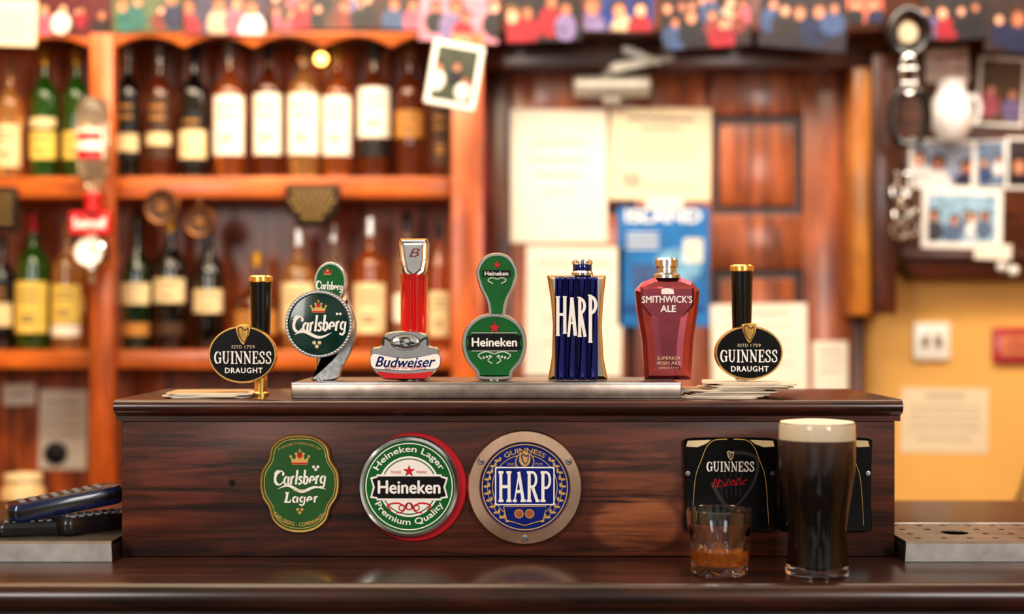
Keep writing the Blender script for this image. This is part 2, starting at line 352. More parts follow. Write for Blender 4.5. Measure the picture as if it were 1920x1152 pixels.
# ------------------------------------------------------------------ hanging ornaments
BR=M('aged_brass',(120,80,45),.35,.8,var=.3); IRON=M('dark_cast_plaque',(44,30,18),.5,.4)
def medallion(cx,cy,r,y,label):
    t=thing('brass_medallion',label,'ornament',W(cx,cy,y),'brass medallions below the upper shelf')
    q=MB(); q.loft(ell(cx,cy,r,r,32),[(0,.006),(0,0),(3,-.003),(7,0)],[BR,BR,BR,LBR],y); q.end('disc',t)
    q=MB(); q.loft([(cx+r*(.7 if i%2 else .3)*sin(pi*i/6),cy-r*(.7 if i%2 else .3)*cos(pi*i/6)) for i in range(12)],[(0,.001),(0,-.003),(2,-.005)],[BR],y-.001)
    q.end('relief',t)
    q=MB(); q.pbox(cx-2,cx+2,366,cy-r+3,y,y+.004,BR); q.end('hanger',t)
medallion(303,388,34,1.493,'round aged brass medallion hanging under the shelf'); medallion(374,416,30,1.493,'round aged brass medallion hanging under the shelf')
t=thing('engraved_plaque','dark bronze hanging plaque with raised gold lettering','sign',W(585,420,1.485))
q=MB(); q.loft([(535,347),(636,347),(634,398),(620,408),(612,425),(558,425),(550,408),(537,398)],[(0,.0125),(0,0),(3,-.002)],[IRON,IRON,IRON],1.487); q.end('plate',t)
q=MB()
for i,(a,b) in enumerate(((548,622),(542,628),(552,618),(566,604))):
    P=[(a+(b-a)*k/14,362+i*15+(4 if k%2 else -4)) for k in range(15)]; q.stroke(P,2.5,1.482,GOLDP)
q.end('raised_lettering',t)
t=thing('engraved_plaque','dark hanging plaque with faint gold lettering','sign',W(10,430,1.485))
q=MB(); q.loft(rrect(0,392,62,84,6),[(0,.0125),(0,0),(3,-.002)],[IRON],1.487); q.end('plate',t)
q=MB()
for i in range(4): q.stroke([(-18+k*3,368+i*16+(3 if k%2 else -3)) for k in range(14)],2.2,1.482,GOLDP)
q.end('raised_lettering',t)
# optic dispenser
yo=1.40; t=thing('optic_dispenser','inverted clear spirit bottle in a red and chrome optic measure','drinks dispenser',W(172,530,yo))
q=MB(); q.plathe(174,yo,[(0,372),(10,372),(10,352),(26,335),(30,318),(30,210),(27,192),(20,184),(0,182)],CLR,28); q.end('bottle',t)
q=MB(); k=sc(yo); c=W(174,HZ,yo)
q.strip(c,30.5*k,-(300-HZ)*k,-(245-HZ)*k,-60,60,LW); q.strip(c,31*k,-(300-HZ)*k,-(285-HZ)*k,-50,50,RED); q.strip(c,31*k,-(266-HZ)*k,-(252-HZ)*k,-45,45,RED); q.end('paper_label',t)
q=MB(); q.plathe(174,yo,[(0,396),(15,396),(15,376),(20,374),(20,366),(12,362),(0,362)],RED,20); q.end('collar',t)
q=MB(); q.loft(rrect(168,418,76,44,5),[(0,.02),(0,0),(2,-.002)],[RED],yo); q.text('Smirnoff',168,418,62,20,yo-.0035,WHITE,bold=.03); q.end('name_plate',t)
q=MB(); q.lathe(W(170,473,yo),[(0,-.02),(30*k,-.02),(30*k,.012),(26*k,.016),(22*k,.014,WHITE),(0,.014,WHITE)],CHROME,28,'Y'); q.stroke([(170,473),(182,462)],2.5,yo-.0165,BLACK); q.end('measure_chamber',t)
q=MB(); q.plathe(172,yo,[(0,532),(5,532),(6,512),(12,506),(12,498),(0,498)],CHROME,16); q.end('spout',t)
q=MB(); q.pbox(160,184,190,500,yo+.041,1.4598,STEEL,.002); q.pbox(166,180,440,450,yo,yo+.045,STEEL); q.pbox(166,180,186,190,yo+.0,yo+.045,STEEL); q.end('bracket',t)
# ------------------------------------------------------------------ photos and papers
PC={}
def col(c,name='photo_print'):
    c=tuple(c)
    if c not in PC: PC[c]=M(name,c,.35,coat=.25,var=.4,vs=55)
    return PC[c]
SK=[(205,140,112),(180,115,88),(222,165,138)]; CL=[(150,30,45),(30,36,70),(230,222,216),(120,106,150),(45,100,95),(26,24,30),(30,26,34),(120,52,44),(60,80,120),(180,90,110),(40,30,30),(195,170,145)]; HR=[(40,26,20),(70,42,24),(120,84,50),(25,22,24)]
def photo(cx,cy,w,h,rot,y,label,bg=(60,40,40),border=0,n=4,group='photographs pinned above the bar',clothes=None,name='photograph'):
    a=math.radians(rot)
    R=lambda u,v:(cx+u*cos(a)-v*sin(a),cy+u*sin(a)+v*cos(a))
    t=thing(name,label,'photograph',W(cx,cy+h/2,y),group)
    q=MB(); fr=M_BORDER if border else col(bg)
    q.loft([R(-w/2,-h/2),R(w/2,-h/2),R(w/2,h/2),R(-w/2,h/2)],[(0,.0012),(0,0)],[fr],y); q.end('paper',t,smooth=0)
    q=MB(); bw=border; W2,H2=w-2*bw,h-2*bw
    if border: q.poly([R(-W2/2,-H2/2),R(W2/2,-H2/2),R(W2/2,H2/2),R(-W2/2,H2/2)],y-.0004,col(bg))
    def clipd(P,yy,m):
        P=[(max(-W2/2,min(W2/2,u)),max(-H2/2,min(H2/2,v))) for u,v in P]
        o=[]
        for p in P:
            if not o or math.hypot(p[0]-o[-1][0],p[1]-o[-1][1])>.05:o.append(p)
        if len(o)>3: q.poly([R(*p) for p in o],yy,m)
    layer=0
    rows=(0,1) if n>5 else (1,)
    for rowi in rows:
        nn=n+(1 if rowi==0 else 0)
        for i in range(nn):
            u=-W2/2+W2*(i+.5)/nn+random.uniform(-.09,.09)*W2; v=(-.26 if rowi==0 else (.1 if len(rows)==2 else -.04))*H2+random.uniform(-.13,.13)*H2; r=min(W2/n*.32,H2*(.12 if len(rows)==2 else .17))*random.uniform(.7,1.2)
            yy=y-.0006-.00012*layer; layer+=1
            clipd(ell(u+random.uniform(-.6,.6)*r,v+r*3.0,r*random.uniform(1.7,2.6),r*2.4,18),yy,col(random.choice(clothes or CL))); clipd(ell(u,v-r*.3,r*1.2,r*1.25,14),yy-.00003,col(random.choice(HR))); clipd(ell(u,v+r*.15,r*.8,r*.95,14),yy-.00006,col(random.choice(SK)))
    q.end('printed_image',t,smooth=0)
M_BORDER=M('white_photo_border',(244,242,238),.4,coat=.2,var=.03)
yt=1.4795
row=[(138,22,136,90,2,(90,20,28),5),(275,15,130,90,-2,(85,100,70),4),(422,20,152,88,1,(60,54,80),4),(596,12,168,86,-1,(90,60,50),6),(735,12,112,84,2,(60,30,30),3),(862,24,150,110,3,(190,130,150),4),(1018,22,142,112,-2,(26,22,30),4),(1160,12,130,92,1,(30,50,120),3),(1322,30,168,118,-4,(46,26,28),6),(1508,30,165,124,5,(40,30,40),5),(1622,8,66,70,-4,(215,110,80),2),(1788,18,118,112,-3,(34,30,34),4),(1888,38,80,118,2,(50,34,32),2)]
for i,(cx,cy,w,h,r,bg,n) in enumerate(row):
    photo(cx,cy,w,h,r,yt-.0025*(i%3),'glossy colour group photograph pinned along the beam',bg,0,n)
PAPER=M('white_paper',(236,229,216),.7,var=.05,vs=6); PAPC=M('aged_cream_paper',(232,217,190),.7,var=.08,vs=6); INKG=M('grey_ink',(140,132,124),.7); PBLUE=M('blue_poster',(30,112,180),.45,var=.3,vs=14)
def paper(cx,cy,w,h,rot,y,label,m=None,lines=(),cat='notice',name='paper_notice',group=None):
    m=m or PAPER; a=math.radians(rot); R=lambda u,v:(cx+u*cos(a)-v*sin(a),cy+u*sin(a)+v*cos(a))
    t=thing(name,label,cat,W(cx,cy+h/2,y),group)
    q=MB(); q.loft([R(-w/2,-h/2),R(w/2,-h/2),R(w/2,h/2),R(-w/2,h/2)],[(0,.001),(0,0)],[m],y); q.end('sheet',t,smooth=0)
    if lines:
        q=MB()
        for (v,hw,th,mm) in lines:
            P=[R(-hw+2*hw*k/12,v+(th*.25 if k%2 else -th*.25)) for k in range(13)]; q.stroke(P,th*.7,y-.0006,mm)
        q.end('print',t,smooth=0)
    return t
paper(28,42,82,88,2,yt-.0,'cream handwritten note pinned to the beam',PAPC,[(-20,30,3,INKG),(-6,30,3,INKG),(8,30,3,INKG),(22,24,3,INKG)])
yd=1.6708
paper(1048,330,181,250,0,yd,'white printed notice sheet taped to the door',PAPER,[(-62,50,5,INKG),(-30,55,5,INKG),(-2,45,5,INKG),(30,30,4,INKG)])
t=paper(1238,289,190,174,1,yd,'cream certificate with round seal taped to the door',PAPC,[(-66,62,9,INKG),(-48,40,5,INKG),(-20,70,3,INKG),(-6,70,3,INKG),(8,70,3,INKG),(60,60,3,INKG)])
q=MB(); q.ring(1184,336,8,16,yd-.0007,INKG,24,.7); q.end('round_seal',t)
t=paper(1244,500,172,224,0,yd,'blue event poster with white lettering on the door',PBLUE,(),'poster','poster')
q=MB(); q.text('ISLAND',1244,405,140,24,yd-.0008,WHITE,bold=.04); q.poly(ell(1270,500,46,34,24),yd-.0005,col((120,170,205))); q.poly(rrect(1215,520,60,50,4),yd-.0007,col((60,90,140))); q.poly(rrect(1300,470,36,46,4),yd-.0009,col((235,220,205)))
for k in range(4): q.stroke([(1175,438+k*9),(1235,438+k*9)],3,yd-.0009,WHITE)
q.stroke([(1170,580),(1318,580)],12,yd-.0008,col((20,60,130))); q.end('printed_image',t)
paper(1246,382,70,22,-2,yd-.0015,'small white slip taped between posters',PAPER)
paper(1076,584,182,244,1,yd-.0,'large white notice sheet on the door',PAPER,[(-90,70,5,INKG),(-60,60,3,INKG),(-46,60,3,INKG),(-32,60,3,INKG),(10,60,3,INKG),(24,60,3,INKG),(60,60,3,INKG)])
paper(1424,658,180,176,-1,yd,'white printed notice sheet on the door',PAPER,[(-70,60,5,INKG),(-46,64,3,INKG),(-20,64,3,INKG),(0,64,3,INKG),(24,64,3,INKG)])
paper(1557,693,66,106,0,yd-.0,'small white printed card on the door frame',PAPER,[(-34,20,4,INKG),(-16,22,3,INKG),(2,22,3,INKG)])
paper(1771,789,164,122,1,YB-.0012,'faded cream notice sheet on ochre wall',PAPC,[(-46,40,5,INKG),(-26,66,3,INKG),(-12,66,3,INKG),(2,66,3,INKG),(16,66,3,INKG),(34,50,3,INKG)])
paper(118,806,90,150,1,1.6988,'white printed sheet pinned below the shelves',PAPER,[(-50,30,4,INKG),(-30,34,3,INKG),(-10,34,3,INKG),(10,34,3,INKG)])
paper(36,740,60,40,-2,1.6988,'small white card on back panel',PAPER,[(0,18,6,INKG)])
photo(852,140,96,120,10,1.4585,'white-bordered snapshot hanging tilted from the beam',(60,66,50),9,3,None)
t=thing('wall_socket','round black electrical socket on white sheet','socket',W(105,872,1.695)); q=MB(); q.lathe(W(105,850,1.6975),[(0,0),(.027,0),(.026,.01),(.02,.014),(0,.014)],MATTEBLK,24,'Y'); q.end('cover',t)
t=thing('cream_jar','tall pale cream jar with lid on the back counter','jar',(-1.03,1.33,.89)); q=MB(); q.lathe((-1.03,1.33,.8905),[(0,0),(.04,0),(.045,.01),(.045,.1),(.035,.12)],M('cream_ceramic',(226,200,150),.3,coat=.3),24); q.end('body',t)
q=MB(); q.lathe((-1.03,1.33,.89),[(.037,.12),(.04,.123),(.038,.135),(0,.14)],CREAM,24); q.end('lid',t)
# door closer
t=thing('door_closer','silver hydraulic door closer with folding arm','door closer',W(1147,190,1.62))
q=MB(); c=W(1147,162,1.63); k=sc(1.63)
PR=[(0,-72*k),(18*k,-72*k),(21*k,-68*k),(21*k,68*k),(18*k,72*k),(0,72*k)]
PSIL=M('painted_silver',(205,200,190),.35,.4)
q2=MB(); q2.lathe((0,0,0),PR,PSIL,24); bmesh.ops.rotate(q2.bm,verts=q2.bm.verts,cent=(0,0,0),matrix=Matrix.Rotation(pi/2,3,'Y')); bmesh.ops.translate(q2.bm,verts=q2.bm.verts,vec=c); q2.end('cylinder',t)
q.pbox(1130,1165,126,192,1.625,1.671,PSIL,.004); q.end('mount',t)
q=MB(); q.loft([(1140,128),(1150,118),(1262,100),(1266,112),(1152,136)],[(0,.008),(0,0)],[PSIL],1.59); q.loft([(1166,88),(1176,86),(1240,112),(1236,122),(1168,100)],[(0,.008),(0,0)],[PSIL],1.58); q.end('arm',t)
# light switch, framed sign
t=thing('light_switch','white double rocker light switch on ochre wall','switch',W(1748,675,YB)); q=MB(); PLW=M('white_plastic',(244,240,232),.35,coat=.3,var=.02)
q.loft(rrect(1748,640,68,70,6),[(0,.01),(0,.001),(2,0)],[PLW],YB-.0105); q.end('plate',t)
for xx in (1736,1760):
    q=MB(); q.loft(rrect(xx,640,13,22,2),[(0,.004),(0,0),(1,-.001)],[col((150,130,110))],YB-.0135); q.end('rocker',t)
t=thing('framed_sign','small red framed sign mounted on ochre wall','sign',W(1905,680,YB)); q=MB()
q.loft(rrect(1908,648,88,66,3),[(0,.014),(0,.001),(2,0)],[CRIM],YB-.0145); q.end('frame',t)
q=MB(); q.poly(rrect(1908,648,62,40,1),YB-.0149,col((205,130,90))); q.stroke([(1884,640),(1932,640)],4,YB-.0152,CRIM); q.stroke([(1884,654),(1932,654)],4,YB-.0152,CRIM); q.end('printed_panel',t)
# pinboard
t=thing('pinboard','dark red-brown wooden pinboard crowded with photographs','board',W(1810,520,1.60))
q=MB(); q.loft([(1684,62),(2150,62),(2150,522),(1720,522),(1700,500),(1684,470)],[(0,.0785),(0,.002),(3,0)],[DARKX],1.64); q.end('board',t)
q=MB(); q.pbox(1690,2140,470,486,1.625,1.64,DARKX,.003); q.end('ledge',t)
yp=1.6390
GP='photographs pinned on the wooden board'
t=paper(1776,122,82,64,-3,yp,'pink and cream greeting card pinned to board',col((225,200,190)),[(-14,26,7,col((190,60,70))),(6,28,5,col((200,90,90)))],'card','greeting_card')
photo(1878,172,90,130,3,yp,'brown-toned snapshot pinned to wooden board',(95,70,45),6,2,GP)
photo(1767,308,126,94,2,yp-.002,'white-bordered wedding snapshot pinned to wooden board',(150,160,185),8,3,GP,[(240,240,240),(40,45,70)])
photo(1858,308,56,90,-2,yp-.004,'snapshot of people in blue pinned to board',(110,130,160),3,2,GP)
photo(1912,306,54,98,1,yp-.006,'dark white-bordered snapshot pinned to board',(60,50,60),6,1,GP)
photo(1804,410,152,112,1,yp-.007,'large white-bordered snapshot with pale sky',(150,185,210),12,5,GP,[(230,235,240),(90,110,140),(60,60,70)])
paper(1862,472,70,30,3,1.6238,'folded white paper slip resting on board ledge',PAPER)
t=thing('porcelain_ornament','glossy white porcelain jug-shaped ornament hanging on board','ornament',W(1785,268,1.58)); q=MB(); POR=M('white_porcelain',(238,238,240),.12,coat=.8,var=.02)
q.plathe(1784,1.585,[(0,266),(18,266),(26,258),(38,236),(42,212),(36,186),(26,168),(30,152),(24,152),(20,168),(0,172)],POR,28); q.end('body',t)
q=MB(); q.loft(catm([(1814,180),(1832,176),(1842,200),(1834,232),(1818,236),(1818,228),(1830,222),(1833,200),(1827,186),(1816,190)],4),[(0,.008),(0,0),(1,-.001)],[POR],1.583); q.end('handle',t)
def tube(name,P,r,m,parent=None,label=None,cat=None,closed=False):
    cu=bpy.data.curves.new(name,'CURVE'); cu.dimensions='3D'; sp=cu.splines.new('POLY'); sp.points.add(len(P)-1)
    for i,p in enumerate(P): sp.points[i].co=(*p,1)
    sp.use_cyclic_u=closed; cu.bevel_depth=r; cu.bevel_resolution=3; cu.use_fill_caps=True
    o=bpy.data.objects.new(name,cu); me=bpy.data.meshes.new_from_object(o); bpy.data.objects.remove(o)
    q=MB(); q.bm.from_mesh(me); q.mi(m); bpy.data.meshes.remove(me)
    return q.end(name,parent,label,cat)
ys=1.462
t=thing('strap_with_buckle','black leather looped strap with chrome buckle hanging from the beam','strap',W(1704,276,ys))
LEA=M('black_leather',(14,12,16),.2,coat=.6)
tube('upper_loop',[W(x,y,ys) for x,y in catm([(1702,18),(1730,32),(1740,62),(1726,92),(1704,102),(1682,92),(1668,62),(1678,32)],5)],.010,LEA,t,closed=True)
tube('lower_loop',[W(x,y,ys) for x,y in catm([(1704,164),(1732,182),(1740,225),(1726,262),(1704,270),(1682,262),(1669,225),(1678,182)],5)],.009,LEA,t,closed=True)
q=MB(); q.loft(catm([(1702,40),(1720,52),(1720,74),(1702,84),(1686,74),(1686,52)],4),[(0,.01),(0,0),(2,-.003)],[M('pearly_badge',(190,175,150),.35,.2)],ys+.004); q.end('badge',t)
tube('middle_link',[W(x,y,ys-.006) for x,y in catm([(1704,104),(1714,114),(1716,140),(1711,172),(1697,172),(1692,140),(1694,114)],5)],.005,CHROME,t,closed=True)
tube('buckle',[W(x,y,ys-.012) for x,y in ((1690,128),(1718,128),(1718,156),(1690,156))],.004,CHROME,t,closed=True)
t=thing('ring_chain','linked chrome rings hanging from the dark post','chain',W(1672,448,1.54))
for i,(x,y,r,a) in enumerate(((1696,342,17,0),(1686,362,18,.6),(1702,384,18,-.4),(1690,405,18,.5),(1700,425,19,0),(1684,432,16,.3))):
    c=W(x,y,1.538); rr=r*sc(1.538)
    tube('ring',[c+Vector((rr*cos(2*pi*k/24)*cos(a),rr*cos(2*pi*k/24)*sin(a)*.4-.002*i,rr*sin(2*pi*k/24))) for k in range(24)],.003,CHROME,t,closed=True)
q=MB(); q.lathe(W(1676,326,1.5498),[(0,0),(.004,0),(.003,.022),(0,.024)],CHROME,12,'Y'); q.end('nail',t)
tube('power_cable',[W(x,y,1.714) for x,y in catm([(1935,860),(1915,925),(1890,972),(1876,1010),(1870,1060)],5,False)],.0045,MATTEBLK,None,'thin dark cable running down the ochre wall','cable')
for (x,y) in ((1878,500),(1900,508)):
    q=MB(); q.lathe(W(x,y,1.6385),[(0,-.001),(.01,-.001),(.013,.004),(.006,.012),(0,.013)],M_BORDER,16,'Y'); q.end('round_pin',label='small pale round pin stuck in the board edge',cat='pin',group='round pins')
# ================================================================== FRONT BAR
ZC=CZ-.278
CTW=wood('glossy_dark_counter_wood',(28,14,10),(76,40,28),'X',5,.28,.2,10,.05)
FRW=wood('front_panel_wood',(28,13,9),(74,34,21),'X',5,.35,.3,10)
bar=thing('bar_counter','long glossy dark-stained wooden bar counter with rounded edge','bar counter',(0,.1,0))
q=MB()
prof=[(.52,ZC),(.52,ZC-.034),(-.15,ZC-.034)]+[(-.16-.015*sin(pi*k/10),ZC-.0155-.0155*cos(pi*k/10)) for k in range(0,11)]
q.exx(prof,-1.7,1.7,CTW); q.end('counter_top',bar,smooth=50)
q=MB(); q.box((-1.68,-.13,0),(1.68,.5,ZC-.0345),FRW,.002); q.end('front_panel',bar)
s0=sc(0)
rx0,rx1=(228-960)*s0,(1678-960)*s0
zl=CZ-150*sc(-.015); zb=CZ-190*sc(-.0)
org=Vector((0,.1,ZC))
pc=lambda px,py:tuple(W(px,py,0)-org)
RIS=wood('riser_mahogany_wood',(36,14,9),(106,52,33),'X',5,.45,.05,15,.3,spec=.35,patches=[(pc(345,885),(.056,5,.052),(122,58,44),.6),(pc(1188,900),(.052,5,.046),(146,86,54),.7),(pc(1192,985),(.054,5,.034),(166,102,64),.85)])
LIDW=wood('lid_mahogany_wood',(30,12,9),(86,40,28),'X',6,.28,.3,12,.1)
ris=thing('tap_riser_box','dark mahogany wooden box carrying beer taps and badges','bar riser',org)
q=MB(); q.box((rx0,0,ZC+.0005),(rx1,.24,zb),RIS,.0015); q.end('body',ris)
q=MB(); lx0,lx1=(213-960)*sc(-.015),(1693-960)*sc(-.015)
pr=[(.25,zl),(.25,zb+.0003),(-.004,zb+.0003),(-.004,zb+.006),(-.008,zb+.009)]+[(-.008-.009*sin(pi*k/8),(zb+.009+zl)/2-(zl-zb-.009)/2*cos(pi*k/8)) for k in range(0,9)]
q.exx(pr,lx0,lx1,LIDW); q.end('lid',ris,smooth=50)
def screw(px,py,y,parent,r=6,m=None):
    q=MB(); k=sc(y); q.lathe(W(px,py,y),[(0,0),(r*k,0),(r*k*.8,.0012),(0,.0016)],m or STEEL,16,'Y'); q.stroke([(px-r*.7,py-r*.3),(px+r*.7,py+r*.3)],1.3,y-.0018,BLACK); q.end('screw',parent)
DKS=M('rusty_dark_screw',(40,28,22),.5,.5)
screw(435,906,-.0002,ris,6,DKS); screw(866,915,-.0002,ris,6,DKS)
q=MB(); a=W(545,748,-.003); b=W(1278,718,-.003)
q.box((a.x,-.003,zl+.0003),(b.x,.16,b.z),STEEL,.002); 
q.pbox(546,1277,718,721,-.0042,.0,SILVER,.0005); q.end('steel_tap_tray',label='long brushed steel tray under the beer taps',cat='tray')
ZT=b.z+.0004; YT=.06
pyT=HZ+(CZ-ZT)/sc(YT); pyL=HZ+(CZ-zl)/sc(YT)
# ------------------------------------------------------------------ glyph helpers
def harp(q,cx,cy,h,y,m,strings=True):
    f=h/40.0; P=lambda L:[(cx+u*f,cy+v*f) for u,v in L]
    q.stroke(P(catm([(-12,-16),(-9,2),(-3,12),(3,19)],5,False)),5*f,y,m,3*f)
    q.stroke(P(catm([(-12,-16),(-4,-19),(2,-13),(9,-13),(13,-18)],5,False)),4*f,y-.0001,m)
    q.stroke(P(catm([(13,-18),(13,-4),(9,10),(3,19)],5,False)),2.6*f,y-.0002,m)
    if strings:
        for i in range(5): q.stroke(P([(-7+i*3.6,-15),(-5+i*2.6,6+i*1.3)]),.8*f,y,m)
def crown(q,cx,cy,w,y,m,m2):
    h=w*.7; q.poly([(cx-w*.42,cy+h/2),(cx-w*.5,cy-h*.1),(cx-w*.26,cy+h*.1),(cx-w*.2,cy-h*.3),(cx,cy),(cx+w*.2,cy-h*.3),(cx+w*.26,cy+h*.1),(cx+w*.5,cy-h*.1),(cx+w*.42,cy+h/2)],y,m)
    for u,v in ((-.5,-.15),(-.2,-.36),(.2,-.36),(.5,-.15)): q.poly(ell(cx+u*w,cy+v*h,w*.08,w*.08,10),y-.0001,m)
    q.poly(ell(cx,cy-h*.2,w*.15,w*.15,12),y-.0001,m2); q.stroke([(cx,cy-h*.75),(cx,cy-h*.3)],w*.07,y-.0001,m); q.stroke([(cx-w*.1,cy-h*.6),(cx+w*.1,cy-h*.6)],w*.06,y-.0001,m)
    q.stroke([(cx-w*.42,cy+h*.4),(cx+w*.42,cy+h*.4)],w*.09,y-.0002,m2)
ARC=lambda cx,cy,rx,ry,a0,a1,n=14:[(cx+rx*sin(math.radians(a0+(a1-a0)*k/n)),cy-ry*cos(math.radians(a0+(a1-a0)*k/n))) for k in range(n+1)]
TK,TN,SF=.2,.09,.07
GL={
'G':(1.0,[(ARC(.5,.5,.36,.44,-10,-170),TK),(ARC(.5,.5,.36,.46,50,-10),TN),(ARC(.5,.5,.36,.45,190,130),TN),([(.8,.52),(.8,.92)],TK),([(.58,.53),(.98,.53)],SF),([(.84,.08),(.84,.34)],TN)]),
'U':(1.0,[([(.2,.04),(.2,.62)],TK),(ARC(.48,.62,.28,.33,-90,-270),TN*1.5),([(.76,.04),(.76,.62)],TN),([(.02,.04),(.4,.04)],SF),([(.6,.04),(.94,.04)],SF)]),
'I':(.5,[([(.25,.04),(.25,.96)],TK),([(.05,.04),(.45,.04)],SF),([(.05,.96),(.45,.96)],SF)]),
'N':(1.05,[([(.2,.04),(.2,.96)],TN),([(.84,.04),(.84,.96)],TN),([(.16,.06),(.84,.94)],TK),([(.02,.04),(.3,.04)],SF),([(.04,.96),(.36,.96)],SF),([(.68,.04),(1.0,.04)],SF)]),
'E':(.82,[([(.22,.04),(.22,.96)],TK),([(.05,.04),(.74,.04)],SF),([(.05,.96),(.78,.96)],SF),([(.2,.5),(.58,.5)],SF),([(.74,.02),(.74,.28)],SF),([(.78,.72),(.78,.98)],SF),([(.58,.38),(.58,.62)],SF)]),
'S':(.78,[(catm([(.66,.3),(.6,.1),(.38,.05),(.15,.22),(.38,.45),(.62,.6),(.64,.85),(.38,.95),(.16,.88),(.1,.68)],4,False),TK*.75),([(.68,.04),(.68,.32)],SF),([(.09,.68),(.09,.96)],SF)]),
'H':(1.05,[([(.2,.04),(.2,.96)],TK),([(.82,.04),(.82,.96)],TK),([(.2,.5),(.82,.5)],TN),([(.02,.04),(.4,.04)],SF),([(.02,.96),(.4,.96)],SF),([(.62,.04),(1.0,.04)],SF),([(.62,.96),(1.0,.96)],SF)]),
'A':(1.0,[([(.5,.02),(.16,.96)],TN),([(.46,.02),(.8,.96)],TK),([(.26,.66),(.7,.66)],TN),([(.02,.96),(.32,.96)],SF),([(.6,.96),(1.0,.96)],SF)]),
'R':(1.0,[([(.22,.04),(.22,.96)],TK),([(.04,.04),(.5,.04)],SF),([(.04,.96),(.4,.96)],SF),(ARC(.48,.27,.26,.23,0,180),TK*.8),([(.2,.5),(.5,.5)],SF),([(.46,.5),(.82,.96)],TK),([(.7,.96),(1.0,.96)],SF)]),
'P':(.9,[([(.22,.04),(.22,.96)],TK),([(.04,.04),(.5,.04)],SF),([(.04,.96),(.42,.96)],SF),(ARC(.48,.29,.26,.25,0,180),TK*.8),([(.2,.54),(.5,.54)],SF)])}
def serif(q,s,x0,x1,y0,y1,Y,m,gap=.06,scale_w=1):
    tot=sum(GL[c][0]+gap for c in s)-gap; u=(x1-x0)/tot; x=x0; h=y1-y0
    for c in s:
        for i,(P,w) in enumerate(GL[c][1]):
            dx=abs(P[-1][0]-P[0][0]);dy=abs(P[-1][1]-P[0][1]); ref=u if dy>=dx or len(P)>2 else h
            q.stroke([(x+a*u,y0+b*h) for a,b in P],w*ref*scale_w,Y-.00002*i,m)
        x+=(GL[c][0]+gap)*u
B,T_=.17,.11
SL={
'C':(.86,[(ARC(.5,.5,.4,.47,-5,-175),B*1.25),(ARC(.5,.5,.4,.5,55,-5),T_),(ARC(.5,.5,.4,.5,185,125),T_),([(.8,.12),(.78,.34)],B),(catm([(.5,.0),(.2,-.02),(.0,.22)],5,False),T_*.8)]),
'L':(.7,[(catm([(.3,.0),(.3,.5),(.22,.95)],5,False),B*1.25),([(.12,.02),(.46,.02)],T_),([(.12,.95),(.62,.95)],T_*1.3),([(.62,.7),(.62,.98)],T_)]),
'a':(.56,[(ARC(.26,.7,.17,.25,20,-200),B),([(.45,.42),(.45,.93)],B),([(.4,.97),(.58,.93)],T_)]),
'r':(.44,[([(.15,.42),(.15,1.0)],B),(catm([(.16,.62),(.24,.44),(.38,.42)],4,False),B*.9),([(.04,.44),(.2,.44)],T_*.8)]),
'l':(.28,[([(.15,-.04),(.15,1.0)],B),([(.04,-.02),(.2,-.02)],T_*.8)]),
's':(.42,[(catm([(.36,.55),(.28,.44),(.13,.47),(.14,.62),(.3,.72),(.34,.88),(.2,.97),(.06,.88)],4,False),B*.85)]),
'b':(.56,[([(.14,-.04),(.14,.95)],B),(ARC(.28,.7,.18,.26,-25,205),B*.95),([(.03,-.02),(.2,-.02)],T_*.8)]),
'e':(.52,[(ARC(.27,.7,.19,.26,95,-140),B*.9),([(.1,.7),(.46,.7)],T_)]),
'g':(.56,[(ARC(.26,.68,.17,.23,20,-200),B*.95),(catm([(.45,.42),(.46,.8),(.44,1.12),(.28,1.26),(.06,1.16)],5,False),B*.9)])}
def script(q,s,x0,x1,y0,y1,Y,m,shear=.12,slope=0,gap=.0,wt=1.0):
    tot=sum(SL[c][0]+gap for c in s)-gap; u=(x1-x0)/tot; x=x0; h=y1-y0; n=0
    for c in s:
        for (P,w) in SL[c][1]:
            q.stroke([(x+a*u+(1-b)*h*shear,y0+b*h+slope*(x+a*u-x0)) for a,b in P],w*(u+h)*.5*wt,Y-.00001*n,m); n+=1
        x+=(SL[c][0]+gap)*u
